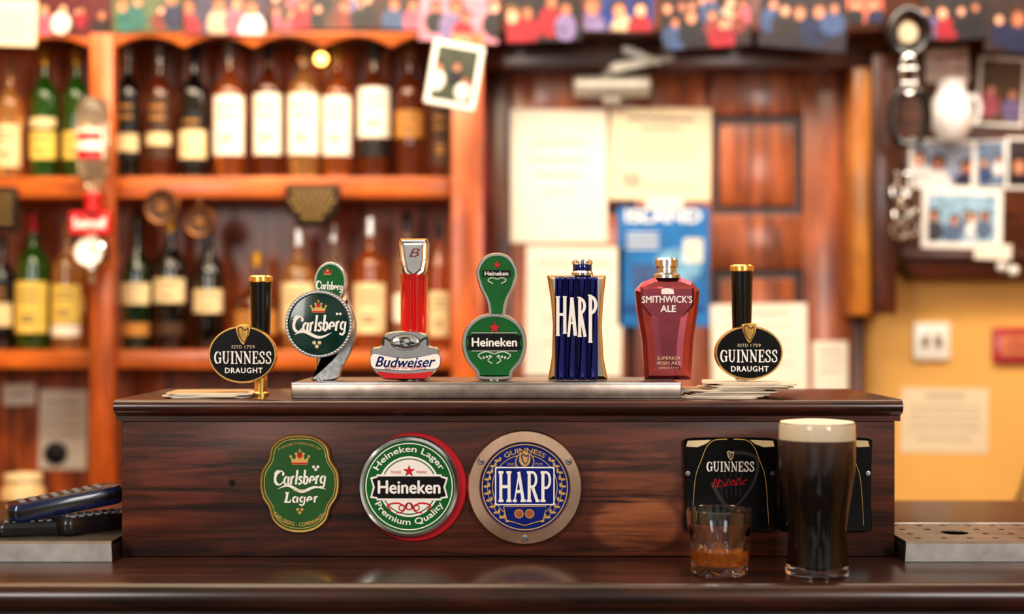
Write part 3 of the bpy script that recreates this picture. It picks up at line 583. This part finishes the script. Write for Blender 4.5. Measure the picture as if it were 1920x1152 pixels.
# ------------------------------------------------------------------ TAPS
GT='beer tap handles on the bar riser'
def stout(cx,cy,rx,ry,hx,htop,label):
    t=thing('beer_tap',label,'beer tap',(W(hx,0,YT).x,YT,zl),GT)
    q=MB(); q.plathe(hx,YT,[(0,pyL-.2),(16,pyL-.2),(16,pyL-6),(12,pyL-9),(12,cy+20),(0,cy+20)],GOLD if cx<900 else CHROME,24); q.end('column',t)
    q=MB(); q.plathe(hx,YT,[(0,cy+22),(12,cy+22),(17,cy-20),(20,htop+30),(21,htop+10),(0,htop+10)],BLACK,28); q.end('handle',t)
    q=MB(); q.plathe(hx,YT,[(20.5,htop+12),(22.5,htop+10),(22.5,htop+2),(20,htop-1),(0,htop-2)],GOLD,28); q.end('handle_cap',t)
    Y=YT-.02; q=MB()
    q.loft(ell(cx,cy,rx,ry,64),[(2,.010),(0,.006),(0,.0),(1.5,-.003),(3.5,-.003),(4,-.0022)],[BLACK,GOLD,GOLD,GOLD,GOLD,BLACK],Y); q.end('badge',t)
    q=MB(); y=Y-.0035
    q.loft(catm([(cx-13,cy-52),(cx,cy-56),(cx+14,cy-54),(cx+13,cy-38),(cx+4,cy-20),(cx,cy-18),(cx-5,cy-24),(cx-11,cy-38)],5),[(0,.002),(0,0),(1,-.001)],[GOLD],y); harp(q,cx,cy-37,30,y-.0012,BR,True)
    q.end('harp_emblem',t)
    q=MB(); y=Y-.0028
    q.text("ESTD",cx-11,cy-14,19,6,y,CREAM); q.text("1759",cx+13,cy-14,19,6,y,CREAM)
    serif(q,'GUINNESS',cx-54,cx+54,cy-6,cy+18,y,WHITE,.06,1.15)
    q.text('DRAUGHT',cx+2,cy+30,70,10,y,WHITE,sp=1.15,bold=.03)
    q.end('lettering',t,recalc=False)
stout(455,665,64,54,489,518,'black tap handle with oval black stout badge and gold harp')
stout(1404,662,64,51,1391,498,'black tap handle with gold-tipped top and oval stout badge')
def tapthing(hx,label): return thing('beer_tap',label,'beer tap',(W(hx,0,YT).x,YT,ZT),GT)
t=tapthing(600,'round dark green lager tap with crown and beaded chrome rim')
q=MB(); q.plathe(601,YT,[(0,pyT),(14,pyT),(14,pyT-5),(9,pyT-8),(9,640),(0,640)],CHROME,24); q.end('column',t)
q=MB(); q.loft(catm([(650,560),(664,590),(668,622),(660,655),(642,690),(630,pyT-1),(584,pyT-1),(604,692),(628,668),(645,640),(652,610)],5),[(1,.010),(0,.006),(0,-.002),(2.5,-.005)],[BRK],YT-.004); 
q.end('curved_bracket',t)
q=MB(); q.loft(catm(mir([(620,491),(642,502),(651,526),(645,552),(632,570)],620),5),[(1,.010),(0,.006),(0,-.003),(2,-.005),(5,-.005),(5.5,-.0045)],[SILVER,SILVER,SILVER,SILVER,SILVER,GREEN],YT+.004); q.end('upper_paddle',t)
q=MB(); y=YT+.004-.0056; crown(q,614,510,16,y,RED,GOLDP); script(q,'Carlsberg',592,642,527,542,y,WHITE,.1,.06); q.end('paddle_lettering',t,recalc=False)
Y=YT-.018; q=MB(); q.loft(ell(598,608,64,64,64),[(2,.010),(0,.006),(0,.0),(1.5,-.003),(6,-.003),(7,-.0012),(10,-.0018)],[SILVER,SILVER,SILVER,SILVER,SILVER,DGREEN,DGREEN],Y); q.end('badge',t)
q=MB()
for i in range(60):
    a=2*pi*i/60; q.lathe(W(598+60*sin(a),608-60*cos(a),Y-.0028),[(.0014,0),(.001,.001),(0,.0015)],CHROME,8,'Y')
q.end('beaded_rim',t)
q=MB(); y=Y-.0022; crown(q,597,577,28,y,GOLDP,RED); script(q,'Carlsberg',547,648,594,623,y,WHITE,.12,-.03); q.stroke(catm([(552,628),(570,622),(598,633),(622,624)],5,False),6,y-.0003,WHITE,taper=True)
for u,v in ((-5,0),(5,0),(0,7)): q.poly(ell(594+u,643+v,3.6,3.6,10),y,CREAM)
q.poly(ell(632,589,2.6,2.6,8),y,WHITE); q.poly(ell(638,589,2.6,2.6,8),y,WHITE)
q.end('lettering',t,recalc=False)
t=tapthing(775,'ruby red column tap with silver head and bow-tie badge')
q=MB(); q.plathe(775,YT,[(0,pyT),(30,pyT),(32,pyT-6),(26,640),(0,640)],SILVER,28); q.end('base',t)
q=MB(); q.plathe(776,YT,[(0,645),(23,645),(25,620),(25,530),(25,515),(0,515)],RUBY,28); q.end('column',t)
q=MB(); q.loft([(751,448),(801,448),(804,458),(803,490),(799,512),(776,530),(756,514),(750,488),(747,460)],[(5,.016),(0,.010),(0,-.004),(5,-.009),(9,-.0085),(12,-.010)],[CHROME,SILVER,CHROME,SILVER],YT-.006); q.text('B',777,474,20,16,YT-.0165,ROSED,shear=.3); q.stroke([(757,500),(798,486)],1.5,YT-.0165,CHROME); q.end('head',t)
Y=YT-.024; q=MB()
q.loft(catm([(760,620),(798,626),(806,648),(823,655),(822,690),(806,706),(794,pyT-1),(726,pyT-1),(714,706),(697,690),(696,655),(714,648),(722,626)],4),[(2,.012),(0,.008),(0,0),(2.5,-.003)],[SILVER,SILVER,SILVER,SILVER],Y); q.end('badge',t)
q=MB(); y=Y-.0034
q.loft(catm([(697,664),(728,668),(760,672),(792,668),(823,664),(822,690),(790,694),(760,696),(730,694),(698,690)],5),[(0,.003),(0,0),(1,-.0006)],[SILVER,NAVY,WHITE],y-.0002)
q.poly(catm([(708,697),(735,700),(760,701),(785,700),(812,697),(803,707),(792,pyT-3),(728,pyT-3),(717,707)],4),y,RED)
q.text('Budweiser',760,678,112,19,y-.0012,NAVY,bold=.02,shear=.35,bend=-2); q.text('KING OF BEERS',760,690,76,5.5,y-.0012,RED)
q.loft(ell(760,642,26,13,32),[(0,.001),(0,-.001),(3,-.002)],[CHROME],y); q.ring(760,642,8,10,y-.0022,GREYP,24)
for a in (-1,1): q.stroke(catm([(760+a*28,640),(760+a*40,634),(760+a*42,648)],5,False),4,y-.001,GREYP)
q.ring(760,642,27,28.5,y-.001,GREYP,32,.55); q.end('crest_and_lettering',t,recalc=False)
t=tapthing(927,'green and silver keyhole-shaped lager tap with red star')
q=MB(); q.plathe(927,YT,[(0,pyT),(24,pyT),(24,pyT-4),(16,pyT-8),(16,690),(0,690)],CHROME,24); q.end('base',t)
q=MB(); q.loft(catm(mir([(932,474),(956,482),(971,508),(965,538),(952,566),(948,592),(950,612)],932),6),[(2,.010),(0,.006),(0,-.003),(2,-.006),(6,-.006),(6.8,-.005)],[SILVER,SILVER,SILVER,SILVER,SILVER,GREEN],YT-.002); q.end('upper_paddle',t)
Y=YT-.012; q=MB(); q.loft(catm(mir([(927,587),(958,594),(981,616),(988,646),(980,676),(963,698),(955,pyT-1)],927),6),[(2,.010),(0,.006),(0,-.002),(2,-.005),(7,-.005),(7.8,-.004)],[SILVER,SILVER,SILVER,SILVER,SILVER,GREEN],Y); q.end('badge',t)
q=MB(); y=Y-.0056; q.star(927,615,12,y,RED)
q.poly([(876,630),(886,628),(886,626),(968,626),(968,628),(978,630),(974,642),(978,655),(968,657),(886,657),(876,655),(880,642)],y,BLACK); q.text('Heineken',927,642,84,16,y-.0006,WHITE,bold=.03)
for v in (624.5,658.5): q.stroke([(884,v),(970,v)],1,y-.0002,WHITE)
for a in (-1,1):
    q.stroke(catm([(927,664),(927+a*16,660),(927+a*30,666),(927+a*24,674)],5,False),2.2,y,TEALW); q.stroke(catm([(927+a*4,668),(927+a*12,676),(927+a*4,682)],5,False),2,y,TEALW)
    for k in range(3): q.poly(ell(927+a*(8+k*6),668+k*1.5,2.5,2.5,8),y,TEALW)
q.end('star_and_lettering',t,recalc=False)
q=MB(); y2=YT-.0085; q.star(932,497,8,y2,RED); q.poly(rrect(931,513,52,12,1),y2,BLACK); q.text('Heineken',931,513,44,8,y2-.0005,WHITE,bold=.03)
for a in (-1,1): q.stroke(catm([(932,524),(932+a*10,521),(932+a*17,526),(932+a*8,532)],4,False),1.8,y2,TEALW)
q.end('paddle_lettering',t,recalc=False)
t=tapthing(1081,'silver tap handle with navy blue vertical ribs')
q=MB(); q.loft([(1026,517),(1136,517),(1131,560),(1128,610),(1131,670),(1139,pyT-1),(1028,pyT-1),(1035,670),(1037,610),(1033,560)],[(2,.014),(0,.010),(0,-.004),(7,-.011)],[SILVER],YT-.004); q.end('body',t)
q=MB()
for i in range(4):
    x=1050.2+i*20.4; q.loft(rrect(x,616,20.2,194,3),[(0,.006),(0,0),(1.2,-.0022),(3,-.0035),(6,-.004)],[NAVY],YT-.0165)
q.end('blue_ribs',t)
q=MB(); q.plathe(1092,YT,[(20,517),(20,512),(17,508),(17,497),(19,495),(19,490),(15,487),(0,487)],CHROME,24); q.plathe(1092,YT,[(17.6,508),(17.8,507),(17.8,498),(17.6,497)],NAVY,24); q.end('cap',t)
q=MB(); y=YT-.0218
LN=[0]
def seg(P,w):
    q.stroke(P,w,y-.00002*LN[0],WHITE); LN[0]+=1
seg([(1046,558),(1046,628)],6);seg([(1059,558),(1059,624)],6);seg([(1046,590),(1059,590)],5)
seg([(1072,558),(1066,632)],5);seg([(1072,558),(1079,630)],6.5);seg([(1068,606),(1077,606)],4)
seg([(1087,558),(1087,630)],6);seg(ARC(1088,574,8,13,0,180),5.5);seg([(1089,588),(1097,632)],6)
seg([(1107,554),(1107,642)],6.5);seg(ARC(1108,572,9,15,0,180),6)
for x,yy in ((1046,557),(1059,557),(1046,629),(1059,625),(1087,631),(1107,642)): seg([(x-4,yy),(x+4,yy)],2.5)
for x,yy in ((1086,558),(1106,554)): seg([(x-4,yy),(x+3,yy)],2.5)
q.end('lettering',t,recalc=False)
t=tapthing(1250,'rose metallic shield-shaped ale tap with silver cap')
q=MB(); Pq=[(1206,529),(1226,521),(1276,521),(1297,529),(1311,545),(1308,580),(1299,640),(1295,pyT-1),(1208,pyT-1),(1204,640),(1194,580),(1191,545)]
q.loft(Pq,[(3,.016),(0,.010),(0,-.004),(8,-.011),(20,-.015),(32,-.0165)],[ROSE,ROSE,ROSED,ROSE,ROSE,ROSE],YT-.002); q.end('body',t,smooth=8)
q=MB(); q.loft([(1201,538),(1301,538),(1301,572),(1282,596),(1266,604),(1237,604),(1220,596),(1202,572)],[(0,.010),(0,0),(4,-.003)],[ROSED,ROSE,ROSE],YT-.0165); q.end('collar_panel',t,smooth=8)
q=MB(); q.plathe(1250,YT,[(25,522),(25,516),(18,512),(18,503),(21,500),(21,488),(18,484),(0,483)],SILVER,28); q.end('cap',t)
q=MB(); y=YT-.0200; q.text("SMITHWICK'S",1251,562,94,13,y,WHITE,bold=.02,bend=1); q.text('ALE',1253,579,28,12,y,WHITE,bold=.03)
q.poly([(1240,543),(1250,540),(1263,543),(1264,552),(1240,552)],y,WHITE); q.end('lettering',t,recalc=False)
q=MB(); y=YT-.0190; q.text('SUPERIOR',1254,672,44,6,y,CREAM); q.text('IRISH ALE',1254,681,44,6,y,CREAM); q.text('SINCE 1710',1254,690,36,3.5,y,CREAM); q.end('small_lettering',t,recalc=False)
# ------------------------------------------------------------------ BADGES ON RISER
t=thing('beer_badge','green lobed lager plaque with gold rim and crown','badge',W(562,1000,-.001),'beer badges on the riser')
Pq=catm(mir([(562,815),(594,820),(615,838),(621,862),(634,884),(637,908),(633,932),(621,952),(613,976),(592,994),(562,1000)],562),5)
Y=-.004; q=MB(); q.loft(Pq,[(0,.0038),(0,-.001),(2,-.003),(5,-.0028),(6,-.0018)],[GOLD,GOLD,GOLD,GOLD,GREENP],Y); q.end('plate',t)
q=MB(); y=Y-.0022
A=inset(Pq,8);B_=inset(Pq,9.3);n=len(A)
for i in range(n): q.face([q.bm.verts.new(W(*p,y)) for p in (A[i],A[(i+1)%n],B_[(i+1)%n],B_[i])],GOLDP)
q.text('BY APPOINTMENT TO THE ROYAL DANISH COURT',0,0,84,4.5,y,GOLDP,arc=(562,905,73,True))
crown(q,562,860,34,y,GOLDP,RED)
for u,v in ((-4,0),(4,0),(0,5)): q.poly(ell(592+u,876+v,2.8,2.8,10),y,WHITE)
script(q,'Carlsberg',512,610,884,910,y,WHITE,.12,-.02); q.stroke(catm([(520,918),(540,911),(565,922),(590,914),(612,918)],5,False),6,y-.0003,WHITE,taper=True)
q.text('Export',562,920,24,7.5,y-.0005,GOLDP); script(q,'Lager',530,596,924,943,y,WHITE,.1,0,.04)
for u,v in ((-4,0),(4,0),(0,6)): q.poly(ell(562+u,956+v,3,3,10),y,GOLDP)
q.text('CARLSBERG - COPENHAGEN',0,0,108,7,y,GOLDP,bold=.02,arc=(562,921,63,False))
q.end('crown_and_lettering',t,recalc=False)
t=thing('beer_badge','round green and white lager badge on red disc','badge',W(770,1010,-.001),'beer badges on the riser')
q=MB(); q.loft(ell(775,914,100,102,72),[(0,.0028),(0,0),(2,-.001)],[REDP],-.003); q.end('backing_disc',t)
Y=-.0075; q=MB(); q.loft(ell(767,913,95,96,72),[(0,.0033),(0,-.001),(3,-.004),(8,-.0045),(11,-.0015)],[SILVER,SILVER,CHROME,SILVER,GREEN],Y); q.end('disc',t)
q=MB(); y=Y-.0018; q.ring(767,913,80,82,y,WHITE); q.poly(ell(767,913,57,57,56),y,WHITE); q.ring(767,913,51,53,y-.0002,GREEN); 
q.text('Heineken Lager',0,0,150,15,y,WHITE,bold=.02,arc=(767,913,69,True)); q.text('Premium Quality',0,0,150,15,y,WHITE,bold=.02,arc=(767,913,68,False))
q.star(767,884,12,y-.0004,RED); q.text('TRADE',742,886,20,5,y-.0003,RED); q.text('MARK',791,886,20,5,y-.0003,RED)
q.poly([(694,896),(706,893),(706,890),(828,890),(828,893),(840,896),(835,914),(840,934),(828,936),(828,939),(706,939),(706,936),(694,934),(699,914)],y-.0004,WHITE)
q.poly([(698,899),(708,896),(708,894),(826,894),(826,896),(836,899),(831,914),(836,931),(826,933),(826,935),(708,935),(708,933),(698,931),(703,914)],y-.0007,BLACK)
q.text('Heineken',767,914,116,24,y-.001,WHITE,bold=.03)
for a in (-1,1):
    q.stroke(catm([(767+a*8,950),(767+a*22,944),(767+a*40,948),(767+a*34,958)],5,False),3,y-.0004,RED); q.ring(767+a*14,953,4,6,y-.0005,RED,16)
    q.stroke(catm([(767+a*2,944),(767+a*12,960),(767+a*24,962)],5,False),2.2,y-.0005,RED)
q.ring(767,950,5,7.5,y-.0005,RED,16); q.end('star_and_lettering',t,recalc=False)
t=thing('beer_badge','round blue lager badge in copper-toned steel ring','badge',W(984,1020,-.001),'beer badges on the riser')
Y=-.006; q=MB(); q.loft(ell(984,914,108,108,80),[(0,.0055),(0,-.001),(3,-.004),(22,-.005),(25,-.001)],[COPPER,COPPER,COPPER,COPPER,BLUE],Y); q.end('ring_and_disc',t)
for a,b in ((902,866),(1066,866),(984,1010)): screw(a,b,Y-.0046,t,7,SILVER)
q=MB(); y=Y-.0014; q.ring(984,914,79,81,y,GOLDP); q.ring(984,914,60,61.5,y,GOLDP)
q.ring(984,866,16,18,y-.0002,GOLDP,24); q.poly(ell(984,862,11,13,20),y-.0003,GOLDP); harp(q,984,862,20,y-.0006,BLUE,False)
q.text('GUINNESS',0,0,80,9,y,GOLDP,bold=.03,arc=(984,914,69,True)); q.text('SINCE',960,871,18,5,y-.0004,GOLDP); q.text('1759',1008,871,18,5,y-.0004,GOLDP)
for a in (-1,1):
    for k in range(11):
        th=math.radians(155-k*11)*a; rr=70; x=984+rr*sin(th); yy=914-rr*cos(th)
        q.poly(ell(x+a*3,yy,4.6,2.4,8),y-.0001,GOLDP); q.poly(ell(x-a*3,yy-3,2.4,4.4,8),y-.0001,GOLDP)
    q.stroke(ARC(984,914,70,70,160*a,42*a,16),1.2,y,GOLDP)
q.poly(rrect(984,912,112,72,3),y-.0004,WHITE); q.poly(rrect(984,912,107,67,3),y-.0006,BLUE)
serif(q,'HARP',934,1035,884,942,y-.0009,WHITE,.03,1.15)
q.poly([(944,950),(1024,950),(1018,976),(984,986),(950,976)],y-.0005,BLUE); q.stroke([(944,950),(1024,950),(1018,976),(984,986),(950,976),(944,950)],1.6,y-.0007,GOLDP)
for x in (973,993): q.poly(ell(x,964,9,9,20),y-.0007,MEDC); q.ring(x,964,7,8.5,y-.0009,GOLDP,20)
q.end('wheat_and_lettering',t,recalc=False)
def plaque(cx):
    t=thing('beer_badge','black shaped stout plaque with cream trim and harp','badge',W(cx,998,-.001),'beer badges on the riser')
    O=lambda L:[(cx+u,v) for u,v in L]
    Y=-.005; q=MB(); q.loft(O(catm(mir([(0,821),(50,821),(84,824),(87,838),(86,880),(85,940),(87,985),(80,997),(40,998),(0,998)],0),3)),[(0,.0048),(0,-.001),(2.5,-.003)],[BLACK],Y); q.end('plate',t)
    q=MB(); y=Y-.0033
    for a in (-1,1):
        q.poly(O([(a*36,825),(a*80,827),(a*83,838),(a*62,839),(a*46,833)]),y,CREAM)
        q.stroke(O(catm([(a*6,824),(a*30,826),(a*44,838),(a*54,862),(a*66,900),(a*72,985)],6,False)),1.8,y-.0002,GOLDP,.8)
        q.lathe(W(cx+a*80,888,y),[(.003,0),(.0028,.0012),(0,.0015)],SILVER,12,'Y')
    harp(q,cx,855,18,y-.0002,CREAM,True)
    serif(q,'GUINNESS',cx-45,cx+45,866,885,y-.0003,WHITE,.06,1.2); 
    q.stroke(O(catm([(-34,905),(-22,930),(-8,948),(4,956)],6,False)),9,y,GREYP,5); q.stroke(O(catm([(-4,850),(26,850),(50,862),(46,900),(24,935),(4,956)],8,False)),7,y+.0001,GREYP,4)
    for k in range(5): q.stroke(O([(-22+k*11,892-k*4),(-14+k*8,938-k*2)]),1.4,y+.0001,GREYP)
    q.stroke(O(catm([(-34,915),(-28,898),(-24,912),(-20,900),(-14,906),(-8,912),(-4,898),(0,908),(6,900),(10,912),(16,896),(20,908),(26,902),(32,900)],4,False)),1.7,y-.0005,RED); q.stroke(O([(-30,914),(0,910),(28,908)]),1,y-.0005,RED)
    q.end('trim_and_lettering',t,recalc=False)
plaque(1369.5); plaque(1547.5)
# ------------------------------------------------------------------ coasters
CO=M('white_card_coaster',(236,226,210),.7,var=.06); COG=M('printed_card_coaster',(190,160,120),.6)
def coaster(x,y,z,rot,m,g,tilt=0,size=.093):
    q=MB(); k=size/2
    pts=rrect(0,0,size,size,.012,4); V0=[q.bm.verts.new((a,b,0)) for a,b in pts];V1=[q.bm.verts.new((a,b,.0013)) for a,b in pts];n=len(pts)
    for i in range(n): q.face([V0[i],V0[(i+1)%n],V1[(i+1)%n],V1[i]],CO)
    q.face(V0[::-1],CO); q.face(V1,m)
    o=q.end('coaster',label='square pale cardboard beer coaster in a loose stack',cat='coaster',group=g,org=(0,0,0),smooth=0); o.location=(x,y,z); o.rotation_euler=(0,tilt,math.radians(rot))
g='coasters stacked beside the taps'
lx=W(400,0,.06).x
for i in range(4): coaster(lx+random.uniform(-.005,.005),.055+random.uniform(-.004,.004),zl+.0004+i*.0016,random.uniform(-12,12),COG if i==3 else CO,g)
for i in range(11):
    x=W(1354,0,.05).x if i<6 else W(1386,0,.05).x
    coaster(x+random.uniform(-.004,.004)+(i%5)*.004,.050+random.uniform(-.004,.004),zl+.0004+i*.0017,random.uniform(-12,12),COG if i%3==2 else CO,g)
# ------------------------------------------------------------------ drip trays
TRM=M('tray_steel',(178,173,168),.3,1,var=.25,vs=30)
zt=CZ-.2535
def drip(xa,xb,label,holes):
    t=thing('drip_tray',label,'tray',((xa+xb)/2,.03,ZC),'drip trays')
    q=MB(); q.exx([(-.036,ZC+.0005),(-.040,zt-.003),(-.038,zt),(-.034,zt),(-.034,zt-.006),(.108,zt-.006),(.108,zt),(.114,zt),(.114,ZC+.0005)],xa,xb,TRM); q.end('basin',t,smooth=30)
    cu=bpy.data.curves.new('g','CURVE'); cu.dimensions='2D'; cu.fill_mode='BOTH'; cu.extrude=.0006
    def sp(P):
        s=cu.splines.new('POLY'); s.points.add(len(P)-1); s.use_cyclic_u=True
        for i,p in enumerate(P): s.points[i].co=(p[0],p[1],0,1)
    sp([(xa+.001,-.0335),(xb-.001,-.0335),(xb-.001,.1075),(xa+.001,.1075)])
    if holes:
        hx,hy=W(1790,0,.03).x,.03
        sp([(hx+.016*cos(2*pi*k/20),hy+.016*sin(2*pi*k/20)) for k in range(20)])
        for i in range(int((xb-xa)/.03)-1):
            for j in range(4): 
                x=xa+.022+i*.03; y=-.012+j*.034
                if math.hypot(x-hx,y-hy)<.028: continue
                sp([(x+.004*cos(2*pi*k/12),y+.004*sin(2*pi*k/12)) for k in range(12)])
    o=bpy.data.objects.new('g',cu); me=bpy.data.meshes.new_from_object(o); bpy.data.objects.remove(o)
    q=MB(); q.bm.from_mesh(me); q.mi(TRM); bmesh.ops.translate(q.bm,verts=q.bm.verts,vec=(0,0,zt-.0012)); q.end('perforated_plate' if holes else 'tray_plate',t,smooth=20)
drip(-.98,rx0-.001,'brushed steel drip tray on the counter holding remote controls',False)
drip(rx1+.002,1.0,'brushed steel perforated drip tray on the counter',True)
# ------------------------------------------------------------------ remotes
RB=M('remote_black_plastic',(18,18,21),.3,coat=.3); RBL=M('remote_dark_blue_plastic',(20,32,74),.2,coat=.5); BT=M('grey_rubber_button',(120,122,128),.5)
def remote(x,y,z,rot,L,Wd,H,m,label,pitch=0):
    e=thing('remote_control',label,'remote control',(x,y,z),'remote controls on the drip tray'); e.rotation_euler=(pitch,0,math.radians(rot)); ORIG[e.as_pointer()]=Vector((0,0,0))
    q=MB(); P=rrect(0,0,Wd,L,Wd*.28,5)
    R=[]
    for s_,zz in ((.86,0),(1,H*.35),(1,H*.7),(.9,H*.97),(.8,H)):
        R.append([q.bm.verts.new((a*s_*(1+.12*(b/L)),b*(1-(1-s_)*.35),zz)) for a,b in P])
    n=len(P)
    for k in range(4):
        for i in range(n): q.face([R[k][i],R[k][(i+1)%n],R[k+1][(i+1)%n],R[k+1][i]],m if k!=1 else RB)
    q.face(R[0][::-1],RB); q.face(R[4],RB); q.end('body',e)
    q=MB(); r=Wd*.085; q.lathe((0,0,H-.0002),[(r,0),(r*.9,.0016),(0,.002)],BT,10); b0=q.end('button',e); b0.location=(-Wd*.24,-L*.36,0)
    for i in range(8):
        for j in range(3):
            if i==0 and j==0: continue
            o=b0.copy(); COL.objects.link(o); o.parent=e; o.location=((j-1)*Wd*.24,-L*.36+i*L*.095,0)
    return e
ztr=zt+.0008
px=lambda p,y:(p-960)*sc(y)
remote(px(72,.02),.022,ztr,-72,.10,.042,.015,RB,'small black remote control lying under the others')
remote(px(182,.045),.055,ztr,-40,.12,.044,.019,RB,'black remote control with grey buttons on the tray')
remote(px(116,.03),.045,ztr+.0222,-62,.135,.05,.022,RBL,'large dark blue remote control resting on two others',math.radians(8))
# ------------------------------------------------------------------ pint
yP=-.116; k=sc(yP); cx=px(1532,yP)
HT=(1079-795)*k
def R_(py):
    TB=[(787,70.5),(815,71.5),(850,71.5),(885,70),(920,65),(960,58),(1000,53.5),(1030,54),(1060,58),(1083,61)]
    for i in range(len(TB)-1):
        if TB[i][0]<=py<=TB[i+1][0]:
            f=(py-TB[i][0])/(TB[i+1][0]-TB[i][0]); return TB[i][1]+(TB[i+1][1]-TB[i][1])*f
    return TB[-1][1]
t=thing('pint_glass','tulip pint glass of black stout with creamy head','glass of beer',(cx,yP,ZC))
c=Vector((cx,yP,ZC+.0005)); outer=[];N=28
for i in range(N+1):
    h=HT*i/N; py=1079-(h/HT)*284; w=sum(R_(max(787,min(1083,py+d))) for d in (-14,-7,0,7,14))/5; outer.append((w*k,h))
prof=[(0,.002),(outer[0][0]*.85,.001),(outer[0][0]*.97,0)]+[(r,h) for r,h in outer[1:]]
th=.0011; inner=[(r-th,h) for r,h in outer if h>.010]
prof+= [(outer[-1][0]-.0006,HT+.0006)]+inner[::-1]+[(inner[0][0]*.8,.0085),(0,.008)]
q=MB(); q.lathe(c,prof,GLASS,64); q.end('glass',t,smooth=60)
BEER=bpy.data.materials.new('black_stout'); BEER.use_nodes=True; nt=BEER.node_tree; b=nt.nodes['Principled BSDF']; tc=nt.nodes.new('ShaderNodeTexCoord'); sx=nt.nodes.new('ShaderNodeSeparateXYZ'); nt.links.new(tc.outputs['Object'],sx.inputs[0])
mr=nt.nodes.new('ShaderNodeMapRange'); mr.inputs['From Min'].default_value=HT*.3; mr.inputs['From Max'].default_value=HT*.9; nt.links.new(sx.outputs['Z'],mr.inputs['Value'])
r=nt.nodes.new('ShaderNodeValToRGB'); r.color_ramp.elements[0].color=lin((5,3,3)); r.color_ramp.elements[1].color=lin((104,78,70)); e=r.color_ramp.elements.new(.6); e.color=lin((34,20,19)); nt.links.new(mr.outputs[0],r.inputs['Fac']); nt.links.new(r.outputs['Color'],b.inputs['Base Color']); b.inputs['Roughness'].default_value=.4
b.inputs['Specular IOR Level'].default_value=.15
HEAD=M('cream_beer_foam',(254,242,220),.7,var=.04,vs=200)
hf=HT*(1-(826-795)/284)
bp=[(r-th+.0002,h) for r,h in outer if .010<h<hf]
q=MB(); q.lathe(c,[(0,.0088),(bp[0][0]*.8,.0088)]+bp+[(bp[-1][0],hf),(0,hf)],BEER,64); q.end('stout',t,smooth=60)
rt=outer[-1][0]-th+.0002
q=MB(); q.lathe(c,[(0,hf+.0001),(bp[-1][0],hf+.0001),(rt,HT-.001),(rt-.001,HT+.0015),(rt*.6,HT+.003),(0,HT+.0034)],HEAD,64); q.end('foam_head',t,smooth=60)
# ------------------------------------------------------------------ tumbler
yG=-.118; k=sc(yG); cx=px(1349,yG); HG=(1077-955)*k; c=Vector((cx,yG,ZC+.0005))
t=thing('whiskey_tumbler','small faceted glass tumbler with a little amber whiskey','drinking glass',(cx,yG,ZC))
def fac(a,h):
    f=h/HG
    if f>.56 or f<.03: return 1
    e=sin(pi*(f-.03)/.53)**.5; return 1-.09*e*(abs(cos(4.5*a))**1.5)
q=MB(); ro=lambda f:(51+11*f)*k
pr=[(0,.001),(ro(0)*.9,0)]+[(ro(i/24),HG*i/24) for i in range(1,25)]+[(ro(1)-.0006,HG+.0006)]
q.lathe(c,pr+[(ro(1)-.0015,HG)],GLASS,90,rf=fac)
ri=[(ro(i/24)-.0048 if i/24<.5 else ro(i/24)-.0048+.0033*min(1,(i/24-.5)*4),HG*i/24) for i in range(24,3,-1)]
q2=[(ro(1)-.0015,HG)]+ri+[(ri[-1][0]*.75,HG*.135),(0,HG*.125)]
q.lathe(c,q2,GLASS,90); bmesh.ops.remove_doubles(q.bm,verts=q.bm.verts,dist=1e-6); q.end('glass',t,smooth=25)
WH=M('amber_whiskey',(238,150,40),.0,trans=.72,var=0,ior=1.36)
wl=[(r+.0002,h) for r,h in ri[::-1] if h<HG*.38]
q=MB(); q.lathe(c,[(0,HG*.13),(wl[0][0]*.75,HG*.14)]+wl+[(wl[-1][0],HG*.385),(0,HG*.385)],WH,64); q.end('whiskey',t,smooth=60)
# ------------------------------------------------------------------ lights
def area(name,loc,tgt,sx,sy,e,colr):
    l=bpy.data.lights.new(name,'AREA'); l.shape='RECTANGLE'; l.size=sx; l.size_y=sy; l.energy=e; l.color=colr
    o=bpy.data.objects.new(name,l); COL.objects.link(o); o.location=loc; o.rotation_euler=(Vector(tgt)-Vector(loc)).to_track_quat('-Z','Y').to_euler()
area('window_light',(-1.35,-2.5,2.05),(0,.4,1.2),.6,1.0,27,(1,.96,.9))
area('window_light',(1.35,-2.5,2.05),(0.2,.4,1.2),.5,1.0,25,(1,.97,.92))
area('overhead_fill',(-.75,.75,2.6),(-.6,1.6,1.6),1.6,.4,24,(1,.82,.58))  # unseen warm fill standing in for the shelf lamps
area('overhead_fill',(-.6,.1,2.55),(-.5,1.7,1.4),1.2,.3,18,(1,.82,.58))  # added fill, reaches the panel behind the bottles
area('overhead_fill',(.95,.7,2.6),(.9,1.7,1.5),1.4,.4,24,(1,.89,.74))  # added fill for the door and ochre wall
area('overhead_fill',(0,-.2,2.68),(0,.1,1.2),1.6,.4,6,(1,.88,.72))  # unseen fill over the taps
w=bpy.data.worlds.new('world'); SCN.world=w; w.use_nodes=True; nt=w.node_tree; bg=nt.nodes['Background']
tc=nt.nodes.new('ShaderNodeTexCoord'); no=nt.nodes.new('ShaderNodeTexNoise'); no.inputs['Scale'].default_value=3.2; no.inputs['Detail'].default_value=2; nt.links.new(tc.outputs['Generated'],no.inputs['Vector'])
r=nt.nodes.new('ShaderNodeValToRGB'); r.color_ramp.elements[0].position=.42; r.color_ramp.elements[0].color=(.05,.038,.03,1); r.color_ramp.elements[1].position=.62; r.color_ramp.elements[1].color=(1.0,.92,.84,1)  # invented bright blotches, there for the metal to reflect
nt.links.new(no.outputs['Fac'],r.inputs['Fac']); nt.links.new(r.outputs['Color'],bg.inputs[0]); bg.inputs[1].default_value=.7
